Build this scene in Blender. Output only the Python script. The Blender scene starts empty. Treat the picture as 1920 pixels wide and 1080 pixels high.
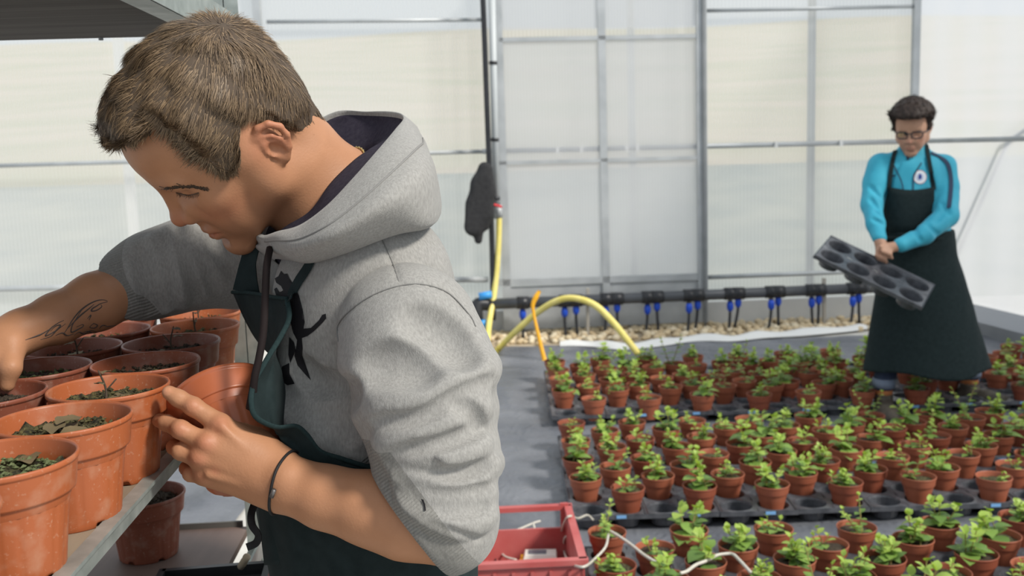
import bpy, bmesh, math, random
import numpy as np
from mathutils import Vector, Matrix

# ------------------------------------------------------------------ camera, world, sun, exposure
scene = bpy.context.scene
COL = scene.collection
FPX = 1867.0                       # focal length in pixels of a 1920x1080 frame (35 mm lens)
PITCH, ROLL, CAM_H = math.radians(7.9), math.radians(1.83), 1.40
_fw = np.array([0, math.cos(PITCH), -math.sin(PITCH)])
_u0 = np.array([0, math.sin(PITCH), math.cos(PITCH)])
_r0 = np.array([1.0, 0, 0])
_rt = _r0 * math.cos(ROLL) - _u0 * math.sin(ROLL)
_up = _u0 * math.cos(ROLL) + _r0 * math.sin(ROLL)
CAM = np.array([0, 0, CAM_H])
cam_data = bpy.data.cameras.new('camera')
cam = bpy.data.objects.new('camera', cam_data)
COL.objects.link(cam)
M4 = Matrix([[_rt[i], _up[i], -_fw[i], CAM[i]] for i in range(3)] + [[0, 0, 0, 1]])
cam.matrix_world = M4
cam_data.sensor_width = 36.0
cam_data.lens = 36.0 * FPX / 1920.0
cam_data.clip_start = 0.02
cam_data.clip_end = 400
cam_data.dof.use_dof = True
cam_data.dof.focus_distance = 1.08
cam_data.dof.aperture_fstop = 9.0
scene.camera = cam

world = bpy.data.worlds.new('sky')
scene.world = world
world.use_nodes = True
_wb = world.node_tree.nodes['Background']
_wb.inputs[0].default_value = (0.86, 0.93, 1.0, 1)
_wb.inputs[1].default_value = 0.76

sun_data = bpy.data.lights.new('sun', 'SUN')
sun_data.energy = 3.3
sun_data.angle = math.radians(9)
sun_data.color = (1.0, 0.95, 0.87)
sun = bpy.data.objects.new('sun', sun_data)
COL.objects.link(sun)
SUN_DIR = Vector((0.80, -0.50, 0.85)).normalized()
sun.rotation_euler = SUN_DIR.to_track_quat('Z', 'Y').to_euler()

vs = scene.view_settings
vs.view_transform = 'Standard'
vs.look = 'None'
vs.exposure = 0.20
vs.gamma = 1.0
vs.use_curve_mapping = False
scene.cycles.use_denoising = True
scene.cycles.max_bounces = 8
scene.cycles.transparent_max_bounces = 16
scene.cycles.caustics_reflective = False
scene.cycles.caustics_refractive = False

rnd = random.Random(7)
nrng = np.random.default_rng(7)


def P(x, y, d):
    """The point at depth d (m along the viewing axis) behind photo pixel (x, y)."""
    return CAM + d * (_fw + _rt * ((x - 960) / FPX) - _up * ((y - 540) / FPX))


def PZ(x, y, z):
    """The point at height z behind photo pixel (x, y)."""
    v = _fw + _rt * ((x - 960) / FPX) - _up * ((y - 540) / FPX)
    return CAM + v * ((z - CAM_H) / v[2])


def PLN(x, y, p0, n):
    """The point of the plane (p0, n) behind photo pixel (x, y)."""
    v = _fw + _rt * ((x - 960) / FPX) - _up * ((y - 540) / FPX)
    n = np.array(n, float)
    return CAM + v * (((np.array(p0) - CAM) @ n) / (v @ n))


def proj(p):
    v = np.asarray(p, float) - CAM
    d = v @ _fw
    return np.stack([960 + FPX * (v @ _rt) / d, 540 - FPX * (v @ _up) / d, d], -1)


def unit(v):
    v = np.asarray(v, float)
    return v / (np.linalg.norm(v) + 1e-12)


# ------------------------------------------------------------------ materials
def mat(name, color, rough=0.6, metal=0.0, spec=0.5, var=None, scale=20.0, bump=0.0, bscale=60.0, stretch=None,
        alpha=None, trans=0.0, sheen=0.0, sss=0.0, detail=4.0, coord='Object', ramp=(0.3, 0.7), ior=1.45, bdist=0.002):
    m = bpy.data.materials.new(name)
    m.use_nodes = True
    nt = m.node_tree
    b = nt.nodes['Principled BSDF']
    c4 = (*color, 1)
    b.inputs['Base Color'].default_value = c4
    b.inputs['Roughness'].default_value = rough
    b.inputs['Metallic'].default_value = metal
    b.inputs['Specular IOR Level'].default_value = spec
    b.inputs['IOR'].default_value = ior
    if sheen:
        b.inputs['Sheen Weight'].default_value = sheen
        b.inputs['Sheen Roughness'].default_value = 0.4
    if sss:
        b.inputs['Subsurface Weight'].default_value = sss
        b.inputs['Subsurface Radius'].default_value = (0.009, 0.0035, 0.002)
        b.inputs['Subsurface Scale'].default_value = 1.0
    if trans:
        b.inputs['Transmission Weight'].default_value = trans
    tc = nt.nodes.new('ShaderNodeTexCoord')
    mp = nt.nodes.new('ShaderNodeMapping')
    nt.links.new(tc.outputs[coord], mp.inputs['Vector'])
    if stretch:
        mp.inputs['Scale'].default_value = stretch
    if var is not None:
        n = nt.nodes.new('ShaderNodeTexNoise')
        n.inputs['Scale'].default_value = scale
        n.inputs['Detail'].default_value = detail
        nt.links.new(mp.outputs[0], n.inputs['Vector'])
        r = nt.nodes.new('ShaderNodeValToRGB')
        r.color_ramp.elements[0].position = ramp[0]
        r.color_ramp.elements[1].position = ramp[1]
        r.color_ramp.elements[0].color = c4
        r.color_ramp.elements[1].color = (*var, 1)
        nt.links.new(n.outputs[0], r.inputs[0])
        nt.links.new(r.outputs[0], b.inputs['Base Color'])
    if bump:
        n2 = nt.nodes.new('ShaderNodeTexNoise')
        n2.inputs['Scale'].default_value = bscale
        n2.inputs['Detail'].default_value = 5
        nt.links.new(mp.outputs[0], n2.inputs['Vector'])
        bp = nt.nodes.new('ShaderNodeBump')
        bp.inputs['Strength'].default_value = bump
        bp.inputs['Distance'].default_value = bdist
        nt.links.new(n2.outputs[0], bp.inputs['Height'])
        nt.links.new(bp.outputs[0], b.inputs['Normal'])
    return m


# ------------------------------------------------------------------ mesh helpers
def link(o, parent=None):
    COL.objects.link(o)
    if parent is not None:
        o.parent = parent
    return o


def mesh_obj(name, verts, faces, material=None, parent=None, smooth=True, uvs=None):
    me = bpy.data.meshes.new(name)
    me.from_pydata([tuple(map(float, v)) for v in verts], [], [tuple(map(int, f)) for f in faces])
    if smooth:
        me.polygons.foreach_set('use_smooth', np.ones(len(me.polygons), bool))
    if material:
        me.materials.append(material)
    me.update()
    return link(bpy.data.objects.new(name, me), parent)


def np_mesh(name, V, F4, material=None, parent=None, smooth=True):
    """Fast mesh from an (n,3) array and an (m,k) face array."""
    V = np.ascontiguousarray(V, np.float32)
    F4 = np.ascontiguousarray(F4, np.int32)
    me = bpy.data.meshes.new(name)
    k = F4.shape[1]
    me.vertices.add(len(V))
    me.vertices.foreach_set('co', V.ravel())
    me.loops.add(F4.size)
    me.loops.foreach_set('vertex_index', F4.ravel())
    me.polygons.add(len(F4))
    me.polygons.foreach_set('loop_start', np.arange(0, F4.size, k, dtype=np.int32))
    if smooth:
        me.polygons.foreach_set('use_smooth', np.ones(len(F4), bool))
    me.update(calc_edges=True)
    if material:
        me.materials.append(material)
    return link(bpy.data.objects.new(name, me), parent)


def tag(o, label=None, cat=None, group=None, kind=None):
    if label:
        o['label'] = label
    if cat:
        o['category'] = cat
    if group:
        o['group'] = group
    if kind:
        o['kind'] = kind
    return o


def empty(name, loc=(0, 0, 0), rz=0.0):
    o = bpy.data.objects.new(name, None)
    o.location = tuple(map(float, loc))
    o.rotation_euler = (0, 0, rz)
    o.empty_display_size = 0.05
    COL.objects.link(o)
    return o


class MB:
    """Collects simple shapes and links them as one mesh."""

    def __init__(self):
        self.v, self.f = [], []

    def add(self, vs_, fs_):
        n = len(self.v)
        self.v += [tuple(map(float, p)) for p in vs_]
        self.f += [tuple(i + n for i in f) for f in fs_]
        return self

    def box(self, c, s, R=None):
        c, s = np.array(c, float), np.array(s, float) / 2
        pts = np.array([[x, y, z] for x in (-1, 1) for y in (-1, 1) for z in (-1, 1)]) * s
        if R is not None:
            pts = pts @ np.asarray(R).T
        return self.add(pts + c, [(0, 1, 3, 2), (4, 6, 7, 5), (0, 4, 5, 1), (2, 3, 7, 6), (0, 2, 6, 4), (1, 5, 7, 3)])

    def bar(self, a, b, w, h=None, upv=(0, 0, 1)):
        a, b = np.array(a, float), np.array(b, float)
        h = h or w
        t = unit(b - a)
        s = np.cross(t, upv)
        if np.linalg.norm(s) < 1e-4:
            s = np.cross(t, (0, 1, 0))
        s = unit(s)
        u = np.cross(s, t)
        ring = [(-1, -1), (1, -1), (1, 1), (-1, 1)]
        pts = [p + s * i * w / 2 + u * j * h / 2 for p in (a, b) for i, j in ring]
        return self.add(pts, [(3, 2, 1, 0), (4, 5, 6, 7)] + [(i, (i + 1) % 4, 4 + (i + 1) % 4, 4 + i) for i in range(4)])

    def tube(self, pts, r, seg=10, caps=True, closed=False, flat=None):
        pts = np.array(pts, float)
        n = len(pts)
        rr = np.broadcast_to(np.asarray(r, float), (n,))
        T = np.gradient(pts, axis=0)
        if closed:
            T = np.roll(pts, -1, 0) - np.roll(pts, 1, 0)
        ref = np.array([0, 0, 1.0]) if abs(unit(T[0])[2]) < 0.9 else np.array([1.0, 0, 0])
        s = unit(np.cross(T[0], ref))
        V = []
        for i in range(n):
            t = unit(T[i])
            s = unit(s - t * (s @ t))
            u = np.cross(t, s)
            for k in range(seg):
                a = 2 * math.pi * k / seg
                fl = 1.0 if flat is None else flat
                V.append(pts[i] + rr[i] * (s * math.cos(a) + u * math.sin(a) * fl))
        Fc = []
        m = n if closed else n - 1
        for i in range(m):
            j = (i + 1) % n
            for k in range(seg):
                k2 = (k + 1) % seg
                Fc.append((i * seg + k, i * seg + k2, j * seg + k2, j * seg + k))
        if caps and not closed:
            Fc.append(tuple(range(seg))[::-1])
            Fc.append(tuple((n - 1) * seg + k for k in range(seg)))
        return self.add(V, Fc)

    def lathe(self, prof, seg=24, c=(0, 0, 0), cap0=False, cap1=False):
        V, Fc = [], []
        for (r, z) in prof:
            for k in range(seg):
                a = 2 * math.pi * k / seg
                V.append((c[0] + r * math.cos(a), c[1] + r * math.sin(a), c[2] + z))
        for i in range(len(prof) - 1):
            for k in range(seg):
                k2 = (k + 1) % seg
                Fc.append((i * seg + k, i * seg + k2, (i + 1) * seg + k2, (i + 1) * seg + k))
        if cap0:
            Fc.append(tuple(range(seg))[::-1])
        if cap1:
            Fc.append(tuple((len(prof) - 1) * seg + k for k in range(seg)))
        return self.add(V, Fc)

    def build(self, name, material=None, parent=None, smooth=False):
        return mesh_obj(name, self.v, self.f, material, parent, smooth)


def grid_faces0(n, m):
    i, j = np.meshgrid(np.arange(n - 1), np.arange(m - 1), indexing='ij')
    i, j = i.ravel(), j.ravel()
    return np.stack([i * m + j, (i + 1) * m + j, (i + 1) * m + j + 1, i * m + j + 1], 1)


def ribbon0(pts, width, thick, n=40, nrm=None):
    """Vertices and faces of a flat band whose face looks at the camera side."""
    c = catmull(pts, n)
    T = np.gradient(c, axis=0)
    N = np.array([unit(CAM - p) for p in c]) if nrm is None else np.array([unit(nrm)] * n)
    S = np.array([unit(np.cross(t, v)) for t, v in zip(T, N)])
    w = np.interp(np.linspace(0, 1, n), np.linspace(0, 1, len(width)), width)[:, None] / 2
    sec = np.stack([c - S * w - N * thick / 2, c + S * w - N * thick / 2, c + S * w + N * thick / 2, c - S * w + N * thick / 2], 1)
    F = [(i * 4 + k, i * 4 + (k + 1) % 4, i * 4 + 4 + (k + 1) % 4, i * 4 + 4 + k) for i in range(n - 1) for k in range(4)]
    F += [(0, 1, 2, 3), ((n - 1) * 4 + 3, (n - 1) * 4 + 2, (n - 1) * 4 + 1, (n - 1) * 4)]
    return sec.reshape(-1, 3), F


def smooth01(x):
    x = np.clip(x, 0, 1)
    return x * x * (3 - 2 * x)


def rotz(a):
    c, s = math.cos(a), math.sin(a)
    return np.array([[c, -s, 0], [s, c, 0], [0, 0, 1.0]])


def catmull(pts, n):
    """n points of a smooth curve through pts."""
    p = np.array(pts, float)
    q = np.vstack([2 * p[0] - p[1], p, 2 * p[-1] - p[-2]])
    out = []
    for t in np.linspace(0, len(p) - 1 - 1e-9, n):
        i = int(t)
        f = t - i
        a, b, c, d = q[i], q[i + 1], q[i + 2], q[i + 3]
        out.append(0.5 * (2 * b + (c - a) * f + (2 * a - 5 * b + 4 * c - d) * f * f + (3 * b - a - 3 * c + d) * f ** 3))
    return np.array(out)


# ------------------------------------------------------------------ sculpting with distance fields
class Sdf:
    """A sequence of smooth unions and cuts; each entry is (op, function, centre, bounding radius, blend)."""

    def __init__(self):
        self.items = []
        self.disp = None
        self.disp_max = 0.0

    def add(self, fn, c, br, k=0.01, op='u'):
        self.items.append((op, fn, np.asarray(c, float), br, k))
        return self

    def cone(self, a, b, r1, r2, k=0.01, op='u', sq=None):
        """Tapered capsule; sq=(axis, factor) widens the measure along axis (flattens the limb there)."""
        a, b = np.asarray(a, float), np.asarray(b, float)
        ab = b - a
        L2 = float(ab @ ab + 1e-12)
        a, b, ab = a.astype(np.float32), b.astype(np.float32), ab.astype(np.float32)
        mid = (a + b) / 2

        def fn(p):
            w = p - a
            t = np.clip(w @ ab / L2, 0, 1)
            v = w - t[..., None] * ab
            if sq is not None:
                ax = unit(sq[0])
                v = v + (v @ ax)[..., None] * ax * (sq[1] - 1)
            return np.sqrt(np.einsum('...i,...i->...', v, v)) - (r1 + (r2 - r1) * t)
        return self.add(fn, mid, math.sqrt(L2) / 2 + max(r1, r2) * 1.5, k, op)

    def path(self, pts, r, k=0.01, op='u'):
        pts = np.asarray(pts, float)
        r = np.broadcast_to(np.asarray(r, float), (len(pts),))
        for i in range(len(pts) - 1):
            self.cone(pts[i], pts[i + 1], r[i], r[i + 1], k, op)
        return self

    def ball(self, c, r, k=0.01, op='u', R=None):
        c = np.asarray(c, np.float32)
        r = np.asarray(r, np.float32)
        if r.ndim == 0:
            r = float(r)
            return self.add(lambda p: np.sqrt(np.einsum('...i,...i->...', p - c, p - c)) - r, c, r, k, op)
        R = np.eye(3, dtype=np.float32) if R is None else np.asarray(R, np.float32)
        ri, ri2 = 1 / r, 1 / (r * r)

        def fn(p):
            q = (p - c) @ R
            k0, k1 = q * ri, q * ri2
            k0 = np.sqrt(np.einsum('...i,...i->...', k0, k0)) + 1e-9
            k1 = np.sqrt(np.einsum('...i,...i->...', k1, k1)) + 1e-9
            return k0 * (k0 - 1) / k1
        return self.add(fn, c, float(r.max()), k, op)

    def group(self, other, R, t, br, k=0.01, op='u', scale=1.0):
        R, t = np.asarray(R, np.float32), np.asarray(t, np.float32)
        cs = np.array([it[2] for it in other.items])
        rs = np.array([it[3] + it[4] for it in other.items])

        def fn(p):
            q = ((p - t) / scale) @ R
            if q.ndim < 4:
                return other.ev(q) * scale
            f = q.reshape(-1, 3)
            c = (f[0] + f[-1]) / 2
            rad = np.linalg.norm(f[0] - c) + 0.03
            act = np.nonzero(((cs - c) ** 2).sum(1) < (rs + rad) ** 2)[0]
            if len(act) == 0 or other.items[act[0]][0] != 'u':
                return other.ev(q) * scale
            return other.ev(q, set(act.tolist())) * scale
        return self.add(fn, t, br, k, op)

    @staticmethod
    def fold(d, op, v, k):
        if op == 'u':
            if d is None:
                return v
            h = np.clip(k - np.abs(d - v), 0, None) / max(k, 1e-6)
            return np.minimum(d, v) - h * h * k * 0.25
        if op == 's':
            v = -v
        h = np.clip(k - np.abs(d - v), 0, None) / max(k, 1e-6)
        return np.maximum(d, v) + h * h * k * 0.25

    def ev(self, p, act=None):
        d = None
        for i, (op, fn, c, br, k) in enumerate(self.items):
            if act is not None and i not in act:
                continue
            if d is None and op != 'u':
                continue
            d = self.fold(d, op, fn(p), k)
        if d is None:
            d = np.full(p.shape[:-1], 1.0)
        if self.disp is not None:
            d = d - self.disp(p)
        return d

    def grad(self, p, h=1e-3):
        g = np.stack([self.ev(p + np.eye(3)[i] * h) - self.ev(p - np.eye(3)[i] * h) for i in range(3)], -1)
        return g / (np.linalg.norm(g, axis=-1, keepdims=True) + 1e-9)

    def snap(self, p, off=0.0, it=4):
        p = np.array(p, float)
        for _ in range(it):
            p = p - self.grad(p) * (self.ev(p) - off)[..., None]
        return p

    def march(self, px, d0=0.6, d1=2.0, off=0.0):
        """Where the rays of the given (n,2) pixels first meet the surface."""
        px = np.asarray(px, float).reshape(-1, 2)
        v = np.array([unit(P(x, y, 1.0) - CAM) for x, y in px])
        t = np.full(len(px), d0)
        lo_, hi_ = px.min(0), px.max(0)
        act = set()
        for i, (op, fn, c, br, k) in enumerate(self.items):
            q = proj(c)
            rp = (br + k + 0.01) * FPX / max(q[2] - br, 0.15) * 1.1
            if lo_[0] - rp < q[0] < hi_[0] + rp and lo_[1] - rp < q[1] < hi_[1] + rp:
                act.add(i)
        for _ in range(45):
            t = t + 0.85 * (self.ev(CAM + v * t[:, None], act) - off)
        return CAM + v * np.clip(t, d0, d1)[:, None]

    def mesh(self, vox, lo=None, hi=None, n=20):
        """Surface nets over the blocks that can hold surface; returns vertices and quads."""
        us = [it for it in self.items if it[0] == 'u']
        if lo is None:
            lo = np.min([it[2] - it[3] for it in us], 0) - 0.02
            hi = np.max([it[2] + it[3] for it in us], 0) + 0.02
        lo, hi = np.asarray(lo, float), np.asarray(hi, float)
        N = np.ceil((hi - lo) / (vox * n)).astype(int)
        B = vox * n
        brad = B * 0.866
        cs = np.array([it[2] for it in self.items])
        brs = np.array([it[3] + it[4] for it in self.items]) + brad + 2 * vox + self.disp_max
        isu = np.array([it[0] == 'u' for it in self.items])
        G = N * n + 4
        g1 = np.arange(-1, n + 1)
        lat = np.stack(np.meshgrid(g1, g1, g1, indexing='ij'), -1).astype(np.float32)   # samples from -1 to n
        keyC, posC, quads = [], [], []
        for bx in range(N[0]):
            for by in range(N[1]):
                for bz in range(N[2]):
                    o = np.array([bx, by, bz]) * n
                    cen = lo + (o + n / 2) * vox
                    act = np.nonzero(((cs - cen) ** 2).sum(1) < brs ** 2)[0]
                    if not isu[act].any():
                        continue
                    aset = set(act.tolist())
                    if abs(float(self.ev(cen.astype(np.float32)[None], aset)[0])) > brad * 1.35 + self.disp_max + 0.01:
                        continue
                    pts = ((lat + o) * vox + lo).astype(np.float32)
                    d = self.ev(pts, aset)
                    if d.min() > 0 or d.max() < 0:
                        continue
                    s = d < 0
                    # cells with lower corner index 0..n (samples -1..n)
                    m = n + 1
                    c8 = [s[i:i + m, j:j + m, k:k + m] for i in (0, 1) for j in (0, 1) for k in (0, 1)]
                    cnt = sum(c.astype(np.int8) for c in c8)
                    ii = np.argwhere((cnt > 0) & (cnt < 8))
                    if len(ii) == 0:
                        continue
                    acc = np.zeros((len(ii), 3))
                    num = np.zeros(len(ii))
                    for ax in range(3):
                        oth = [a for a in range(3) if a != ax]
                        for da in (0, 1):
                            for db in (0, 1):
                                p0 = ii.copy()
                                p0[:, oth[0]] += da
                                p0[:, oth[1]] += db
                                p1 = p0.copy()
                                p1[:, ax] += 1
                                v0 = d[p0[:, 0], p0[:, 1], p0[:, 2]]
                                v1 = d[p1[:, 0], p1[:, 1], p1[:, 2]]
                                x = (v0 < 0) != (v1 < 0)
                                t = np.where(x, v0 / np.where(x, v0 - v1, 1), 0)
                                q = p0.astype(float)
                                q[:, ax] += t
                                acc += np.where(x[:, None], q, 0)
                                num += x
                    vp = lo + (acc / num[:, None] - 1 + o) * vox
                    gi = ii + o                                   # global cell index (+1 shift)
                    keyC.append((gi[:, 0] * G[1] + gi[:, 1]) * G[2] + gi[:, 2])
                    posC.append(vp)
                    for ax in range(3):
                        sl0 = [slice(1, n + 1)] * 3
                        sl1 = list(sl0)
                        sl1[ax] = slice(2, n + 2)
                        A, Bs = s[tuple(sl0)], s[tuple(sl1)]
                        e = np.argwhere(A != Bs)
                        if len(e) == 0:
                            continue
                        ins = A[e[:, 0], e[:, 1], e[:, 2]]
                        e = e + 1 + o
                        o1, o2 = np.zeros(3, int), np.zeros(3, int)
                        o1[(ax + 1) % 3] = 1
                        o2[(ax + 2) % 3] = 1
                        c4 = [e - o1 - o2, e - o2, e, e - o1]
                        kk = np.stack([(c[:, 0] * G[1] + c[:, 1]) * G[2] + c[:, 2] for c in c4], 1)
                        kk[~ins] = kk[~ins][:, ::-1]
                        quads.append(kk)
        keys = np.concatenate(keyC)
        pos = np.concatenate(posC)
        uk, ix = np.unique(keys, return_index=True)
        V = pos[ix]
        Q = np.concatenate(quads)
        I = np.searchsorted(uk, Q)
        I = np.clip(I, 0, len(uk) - 1)
        ok = (uk[I] == Q).all(1)
        return V, I[ok]


def noise3(p, f, seed=0):
    """Cheap smooth pseudo-noise in about [-1, 1]."""
    r = np.random.default_rng(seed)
    out = np.zeros(p.shape[:-1], p.dtype)
    for _ in range(5):
        k = (r.normal(size=3) * f).astype(p.dtype)
        out = out + np.sin(p @ k + r.uniform(0, 6.28))
    return (out / 2.6).astype(p.dtype)
# ------------------------------------------------------------------ the greenhouse
GA = math.radians(3.5)
GX = np.array([math.cos(GA), math.sin(GA), 0])
GY = np.array([-math.sin(GA), math.cos(GA), 0])
WP = PZ(1250, 612, 0.0)                       # a point on the foot of the back wall
UPZ = np.array([0, 0, 1.0])


def W(x, y, off=0.0):
    """The point of the back wall (moved off metres towards the camera) behind a photo pixel."""
    return PLN(x, y, WP - GY * off, GY)


def wz(x, z, off=0.0):
    """The point of the back wall at height z in the photo column x (taken at mid height)."""
    p = PLN(x, 300, WP - GY * off, GY)
    return np.array([p[0], p[1], z])


def sheet_material(name, haze, tint, ribs=70.0, amp=0.10, glow=(0.82, 0.84, 0.84)):
    """Twin-wall plastic: part clear, part milky, with fine upright ribs."""
    m = bpy.data.materials.new(name)
    m.use_nodes = True
    nt = m.node_tree
    nt.nodes.remove(nt.nodes['Principled BSDF'])
    out = nt.nodes['Material Output']
    tr = nt.nodes.new('ShaderNodeBsdfTransparent')
    tr.inputs[0].default_value = (*tint, 1)
    tl = nt.nodes.new('ShaderNodeBsdfTranslucent')
    tl.inputs[0].default_value = (*glow, 1)
    df = nt.nodes.new('ShaderNodeBsdfDiffuse')
    df.inputs[0].default_value = (*glow, 1)
    m1 = nt.nodes.new('ShaderNodeMixShader')
    m1.inputs[0].default_value = 0.35
    nt.links.new(tl.outputs[0], m1.inputs[1])
    nt.links.new(df.outputs[0], m1.inputs[2])
    tc = nt.nodes.new('ShaderNodeTexCoord')
    wv = nt.nodes.new('ShaderNodeTexWave')
    wv.bands_direction = 'X'
    wv.inputs['Scale'].default_value = ribs / 6.28
    wv.inputs['Distortion'].default_value = 0.6
    mpg = nt.nodes.new('ShaderNodeMapping')
    mpg.inputs['Scale'].default_value = (1, 1, 0.02)
    nt.links.new(tc.outputs['Object'], mpg.inputs[0])
    nt.links.new(mpg.outputs[0], wv.inputs['Vector'])
    ns = nt.nodes.new('ShaderNodeTexNoise')
    ns.inputs['Scale'].default_value = 1.1
    ns.inputs['Detail'].default_value = 5
    nt.links.new(tc.outputs['Object'], ns.inputs['Vector'])
    a = nt.nodes.new('ShaderNodeMath')
    a.operation = 'MULTIPLY_ADD'
    a.inputs[1].default_value = amp
    a.inputs[2].default_value = haze - amp / 2 - 0.10
    nt.links.new(wv.outputs['Fac'], a.inputs[0])
    b = nt.nodes.new('ShaderNodeMath')
    b.operation = 'MULTIPLY_ADD'
    b.inputs[1].default_value = 0.2
    nt.links.new(ns.outputs[0], b.inputs[0])
    nt.links.new(a.outputs[0], b.inputs[2])
    mx = nt.nodes.new('ShaderNodeMixShader')
    nt.links.new(b.outputs[0], mx.inputs[0])
    nt.links.new(tr.outputs[0], mx.inputs[1])
    nt.links.new(m1.outputs[0], mx.inputs[2])
    nt.links.new(mx.outputs[0], out.inputs[0])
    return m


M_POLY = sheet_material('twin_wall_sheet', 0.60, (0.97, 0.97, 0.96), glow=(0.90, 0.90, 0.89))
M_DOORP = sheet_material('door_sheet', 0.62, (0.92, 0.92, 0.93), 90, 0.06, (0.84, 0.845, 0.86))
M_FILM = sheet_material('milky_film', 0.78, (0.93, 0.95, 0.97), 30, 0.10, (0.74, 0.75, 0.77))
M_GALV = mat('galvanised_steel', (0.42, 0.45, 0.45), 0.45, 0.6, var=(0.60, 0.63, 0.62), scale=14, bump=0.05)
M_ALU = mat('dull_aluminium', (0.40, 0.42, 0.43), 0.5, 0.3, var=(0.52, 0.54, 0.55), scale=6)
M_ALUD = mat('dark_aluminium', (0.20, 0.215, 0.22), 0.5, 0.3, var=(0.28, 0.29, 0.30), scale=6)
M_BLACKP = mat('black_polythene', (0.016, 0.017, 0.020), 0.38, spec=0.5, var=(0.026, 0.027, 0.031), scale=18)
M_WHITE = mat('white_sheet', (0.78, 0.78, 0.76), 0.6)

# outside: a pale field that climbs to a low hill
M_FIELD = mat('dry_field', (0.56, 0.49, 0.39), 1.0, spec=0.0, var=(0.44, 0.43, 0.30), scale=0.35, stretch=(0.35, 1, 2.2), detail=6, ramp=(0.40, 0.66))
nx, ny = 40, 40
xs_, ys_ = np.linspace(-60, 60, nx), np.r_[np.linspace(8.0, 30, 20), np.linspace(33, 120, 20)]
V = np.array([(x, y, -0.45 + 0.135 * max(0, y - 14) ** 1.02 + 0.3 * math.sin(x * 0.13 + y * 0.07)) for x in xs_ for y in ys_])
tag(MB().add([(-40, 8.9, -0.10), (40, 8.9, -0.10), (40, 21, 0.95), (-40, 21, 0.95), (40, 16, 0.22), (-40, 16, 0.22)], [(0, 1, 4, 5), (5, 4, 2, 3)]).build('ground_outside', mat('grey_green_verge', (0.27, 0.30, 0.28), 1.0, spec=0.0, var=(0.38, 0.39, 0.34), scale=0.8)), kind='structure')
field = tag(np_mesh('field', V, grid_faces0(nx, ny), M_FIELD), kind='structure')
# floor: pale concrete, dark woven ground cover, gravel
M_CONC = mat('pale_concrete', (0.50, 0.48, 0.44), 0.9, var=(0.62, 0.60, 0.55), scale=5, bump=0.2, bscale=40)
fl = MB().add([(-6, -1.5, 0), (6, -1.5, 0), (6, 8.6, 0), (-6, 8.6, 0)], [(0, 1, 2, 3)]).build('floor', M_CONC)
tag(fl, kind='structure')


def weave_material():
    m = mat('woven_ground_cover', (0.100, 0.107, 0.124), 0.42, spec=0.5, var=(0.21, 0.218, 0.240), scale=2.4, detail=9, ramp=(0.35, 0.72))
    nt = m.node_tree
    b = nt.nodes['Principled BSDF']
    tc = nt.nodes.new('ShaderNodeTexCoord')
    prev = None
    for sc_, st, dist, stren in ((5.0, (1.0, 0.35, 1), 0.05, 0.9), (30.0, (1, 0.6, 1), 0.012, 0.6), (700.0, (1, 1, 1), 0.001, 0.4)):
        mp = nt.nodes.new('ShaderNodeMapping')
        mp.inputs['Scale'].default_value = st
        mp.inputs['Rotation'].default_value = (0, 0, 0.35)
        nt.links.new(tc.outputs['Object'], mp.inputs[0])
        n = nt.nodes.new('ShaderNodeTexNoise')
        n.noise_type = 'RIDGED_MULTIFRACTAL' if sc_ < 100 else 'FBM'
        n.inputs['Scale'].default_value = sc_
        n.inputs['Detail'].default_value = 3
        nt.links.new(mp.outputs[0], n.inputs['Vector'])
        bp = nt.nodes.new('ShaderNodeBump')
        bp.inputs['Strength'].default_value = stren
        bp.inputs['Distance'].default_value = dist
        nt.links.new(n.outputs[0], bp.inputs['Height'])
        if prev:
            nt.links.new(prev.outputs[0], bp.inputs['Normal'])
        prev = bp
    nt.links.new(prev.outputs[0], b.inputs['Normal'])
    return m


M_FAB = weave_material()


def cloth_patch(name, x0, x1, y0, y1, z, step, amp, seed, edge=None):
    xs = np.arange(x0, x1 + step, step)
    ys = np.arange(y0, y1 + step, step)
    g_ = np.stack(np.meshgrid(xs, ys, indexing='ij'), -1)
    p3 = np.concatenate([g_, np.zeros(g_.shape[:2] + (1,))], -1)
    w = 0.5 * noise3(p3, 3.0, seed) + 0.35 * np.abs(noise3(p3 * np.array([1.0, 0.45, 1]), 8.0, seed + 1)) + 0.18 * noise3(p3, 26.0, seed + 2)
    z_ = z + amp * (w + 0.7)
    if edge is not None:
        z_ = z_ + edge(g_)
    p3[..., 2] = np.maximum(z_, 0.002)
    return np_mesh(name, p3.reshape(-1, 3), grid_faces0(len(xs), len(ys)), M_FAB)


mat1 = cloth_patch('ground_cover', -0.45, 3.5, 1.2, 6.95, 0.003, 0.03, 0.012, 3)
tag(mat1, 'dark woven ground cover sheet under the rows of pot trays', 'ground sheet')
mat2 = cloth_patch('ground_cover', -3.2, -1.12, 1.0, 5.6, 0.003, 0.05, 0.008, 13)
tag(mat2, 'grey blue ground sheet on the floor beneath the plant trolley', 'ground sheet')

# white plastic edging between gravel and ground cover
ed = np.array([PZ(x, y - 3, 0.012) for x, y in [(1050, 652), (1105, 650), (1160, 655), (1230, 650), (1300, 640), (1370, 640), (1430, 634), (1500, 630), (1590, 622), (1625, 620)]])
c = catmull(ed, 60)
wv_ = np.array([np.array([0, 0.055 * smooth01(np.array(min(i, 59 - i) / 8.0)) + 0.02, 0]) for i in range(60)])
hgt = 0.034 + 0.010 * np.sin(np.arange(60) * 0.7)
sec = np.stack([c - wv_ + UPZ * 0.004, c - wv_ * 0.4 + UPZ * hgt[:, None], c + wv_ * 0.5 + UPZ * (hgt * 0.9)[:, None], c + wv_ + UPZ * 0.004], 1)
tag(np_mesh('plastic_edging', sec.reshape(-1, 3), grid_faces0(60, 4), M_WHITE), 'crumpled white plastic edging along the gravel strip', 'edging')

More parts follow.
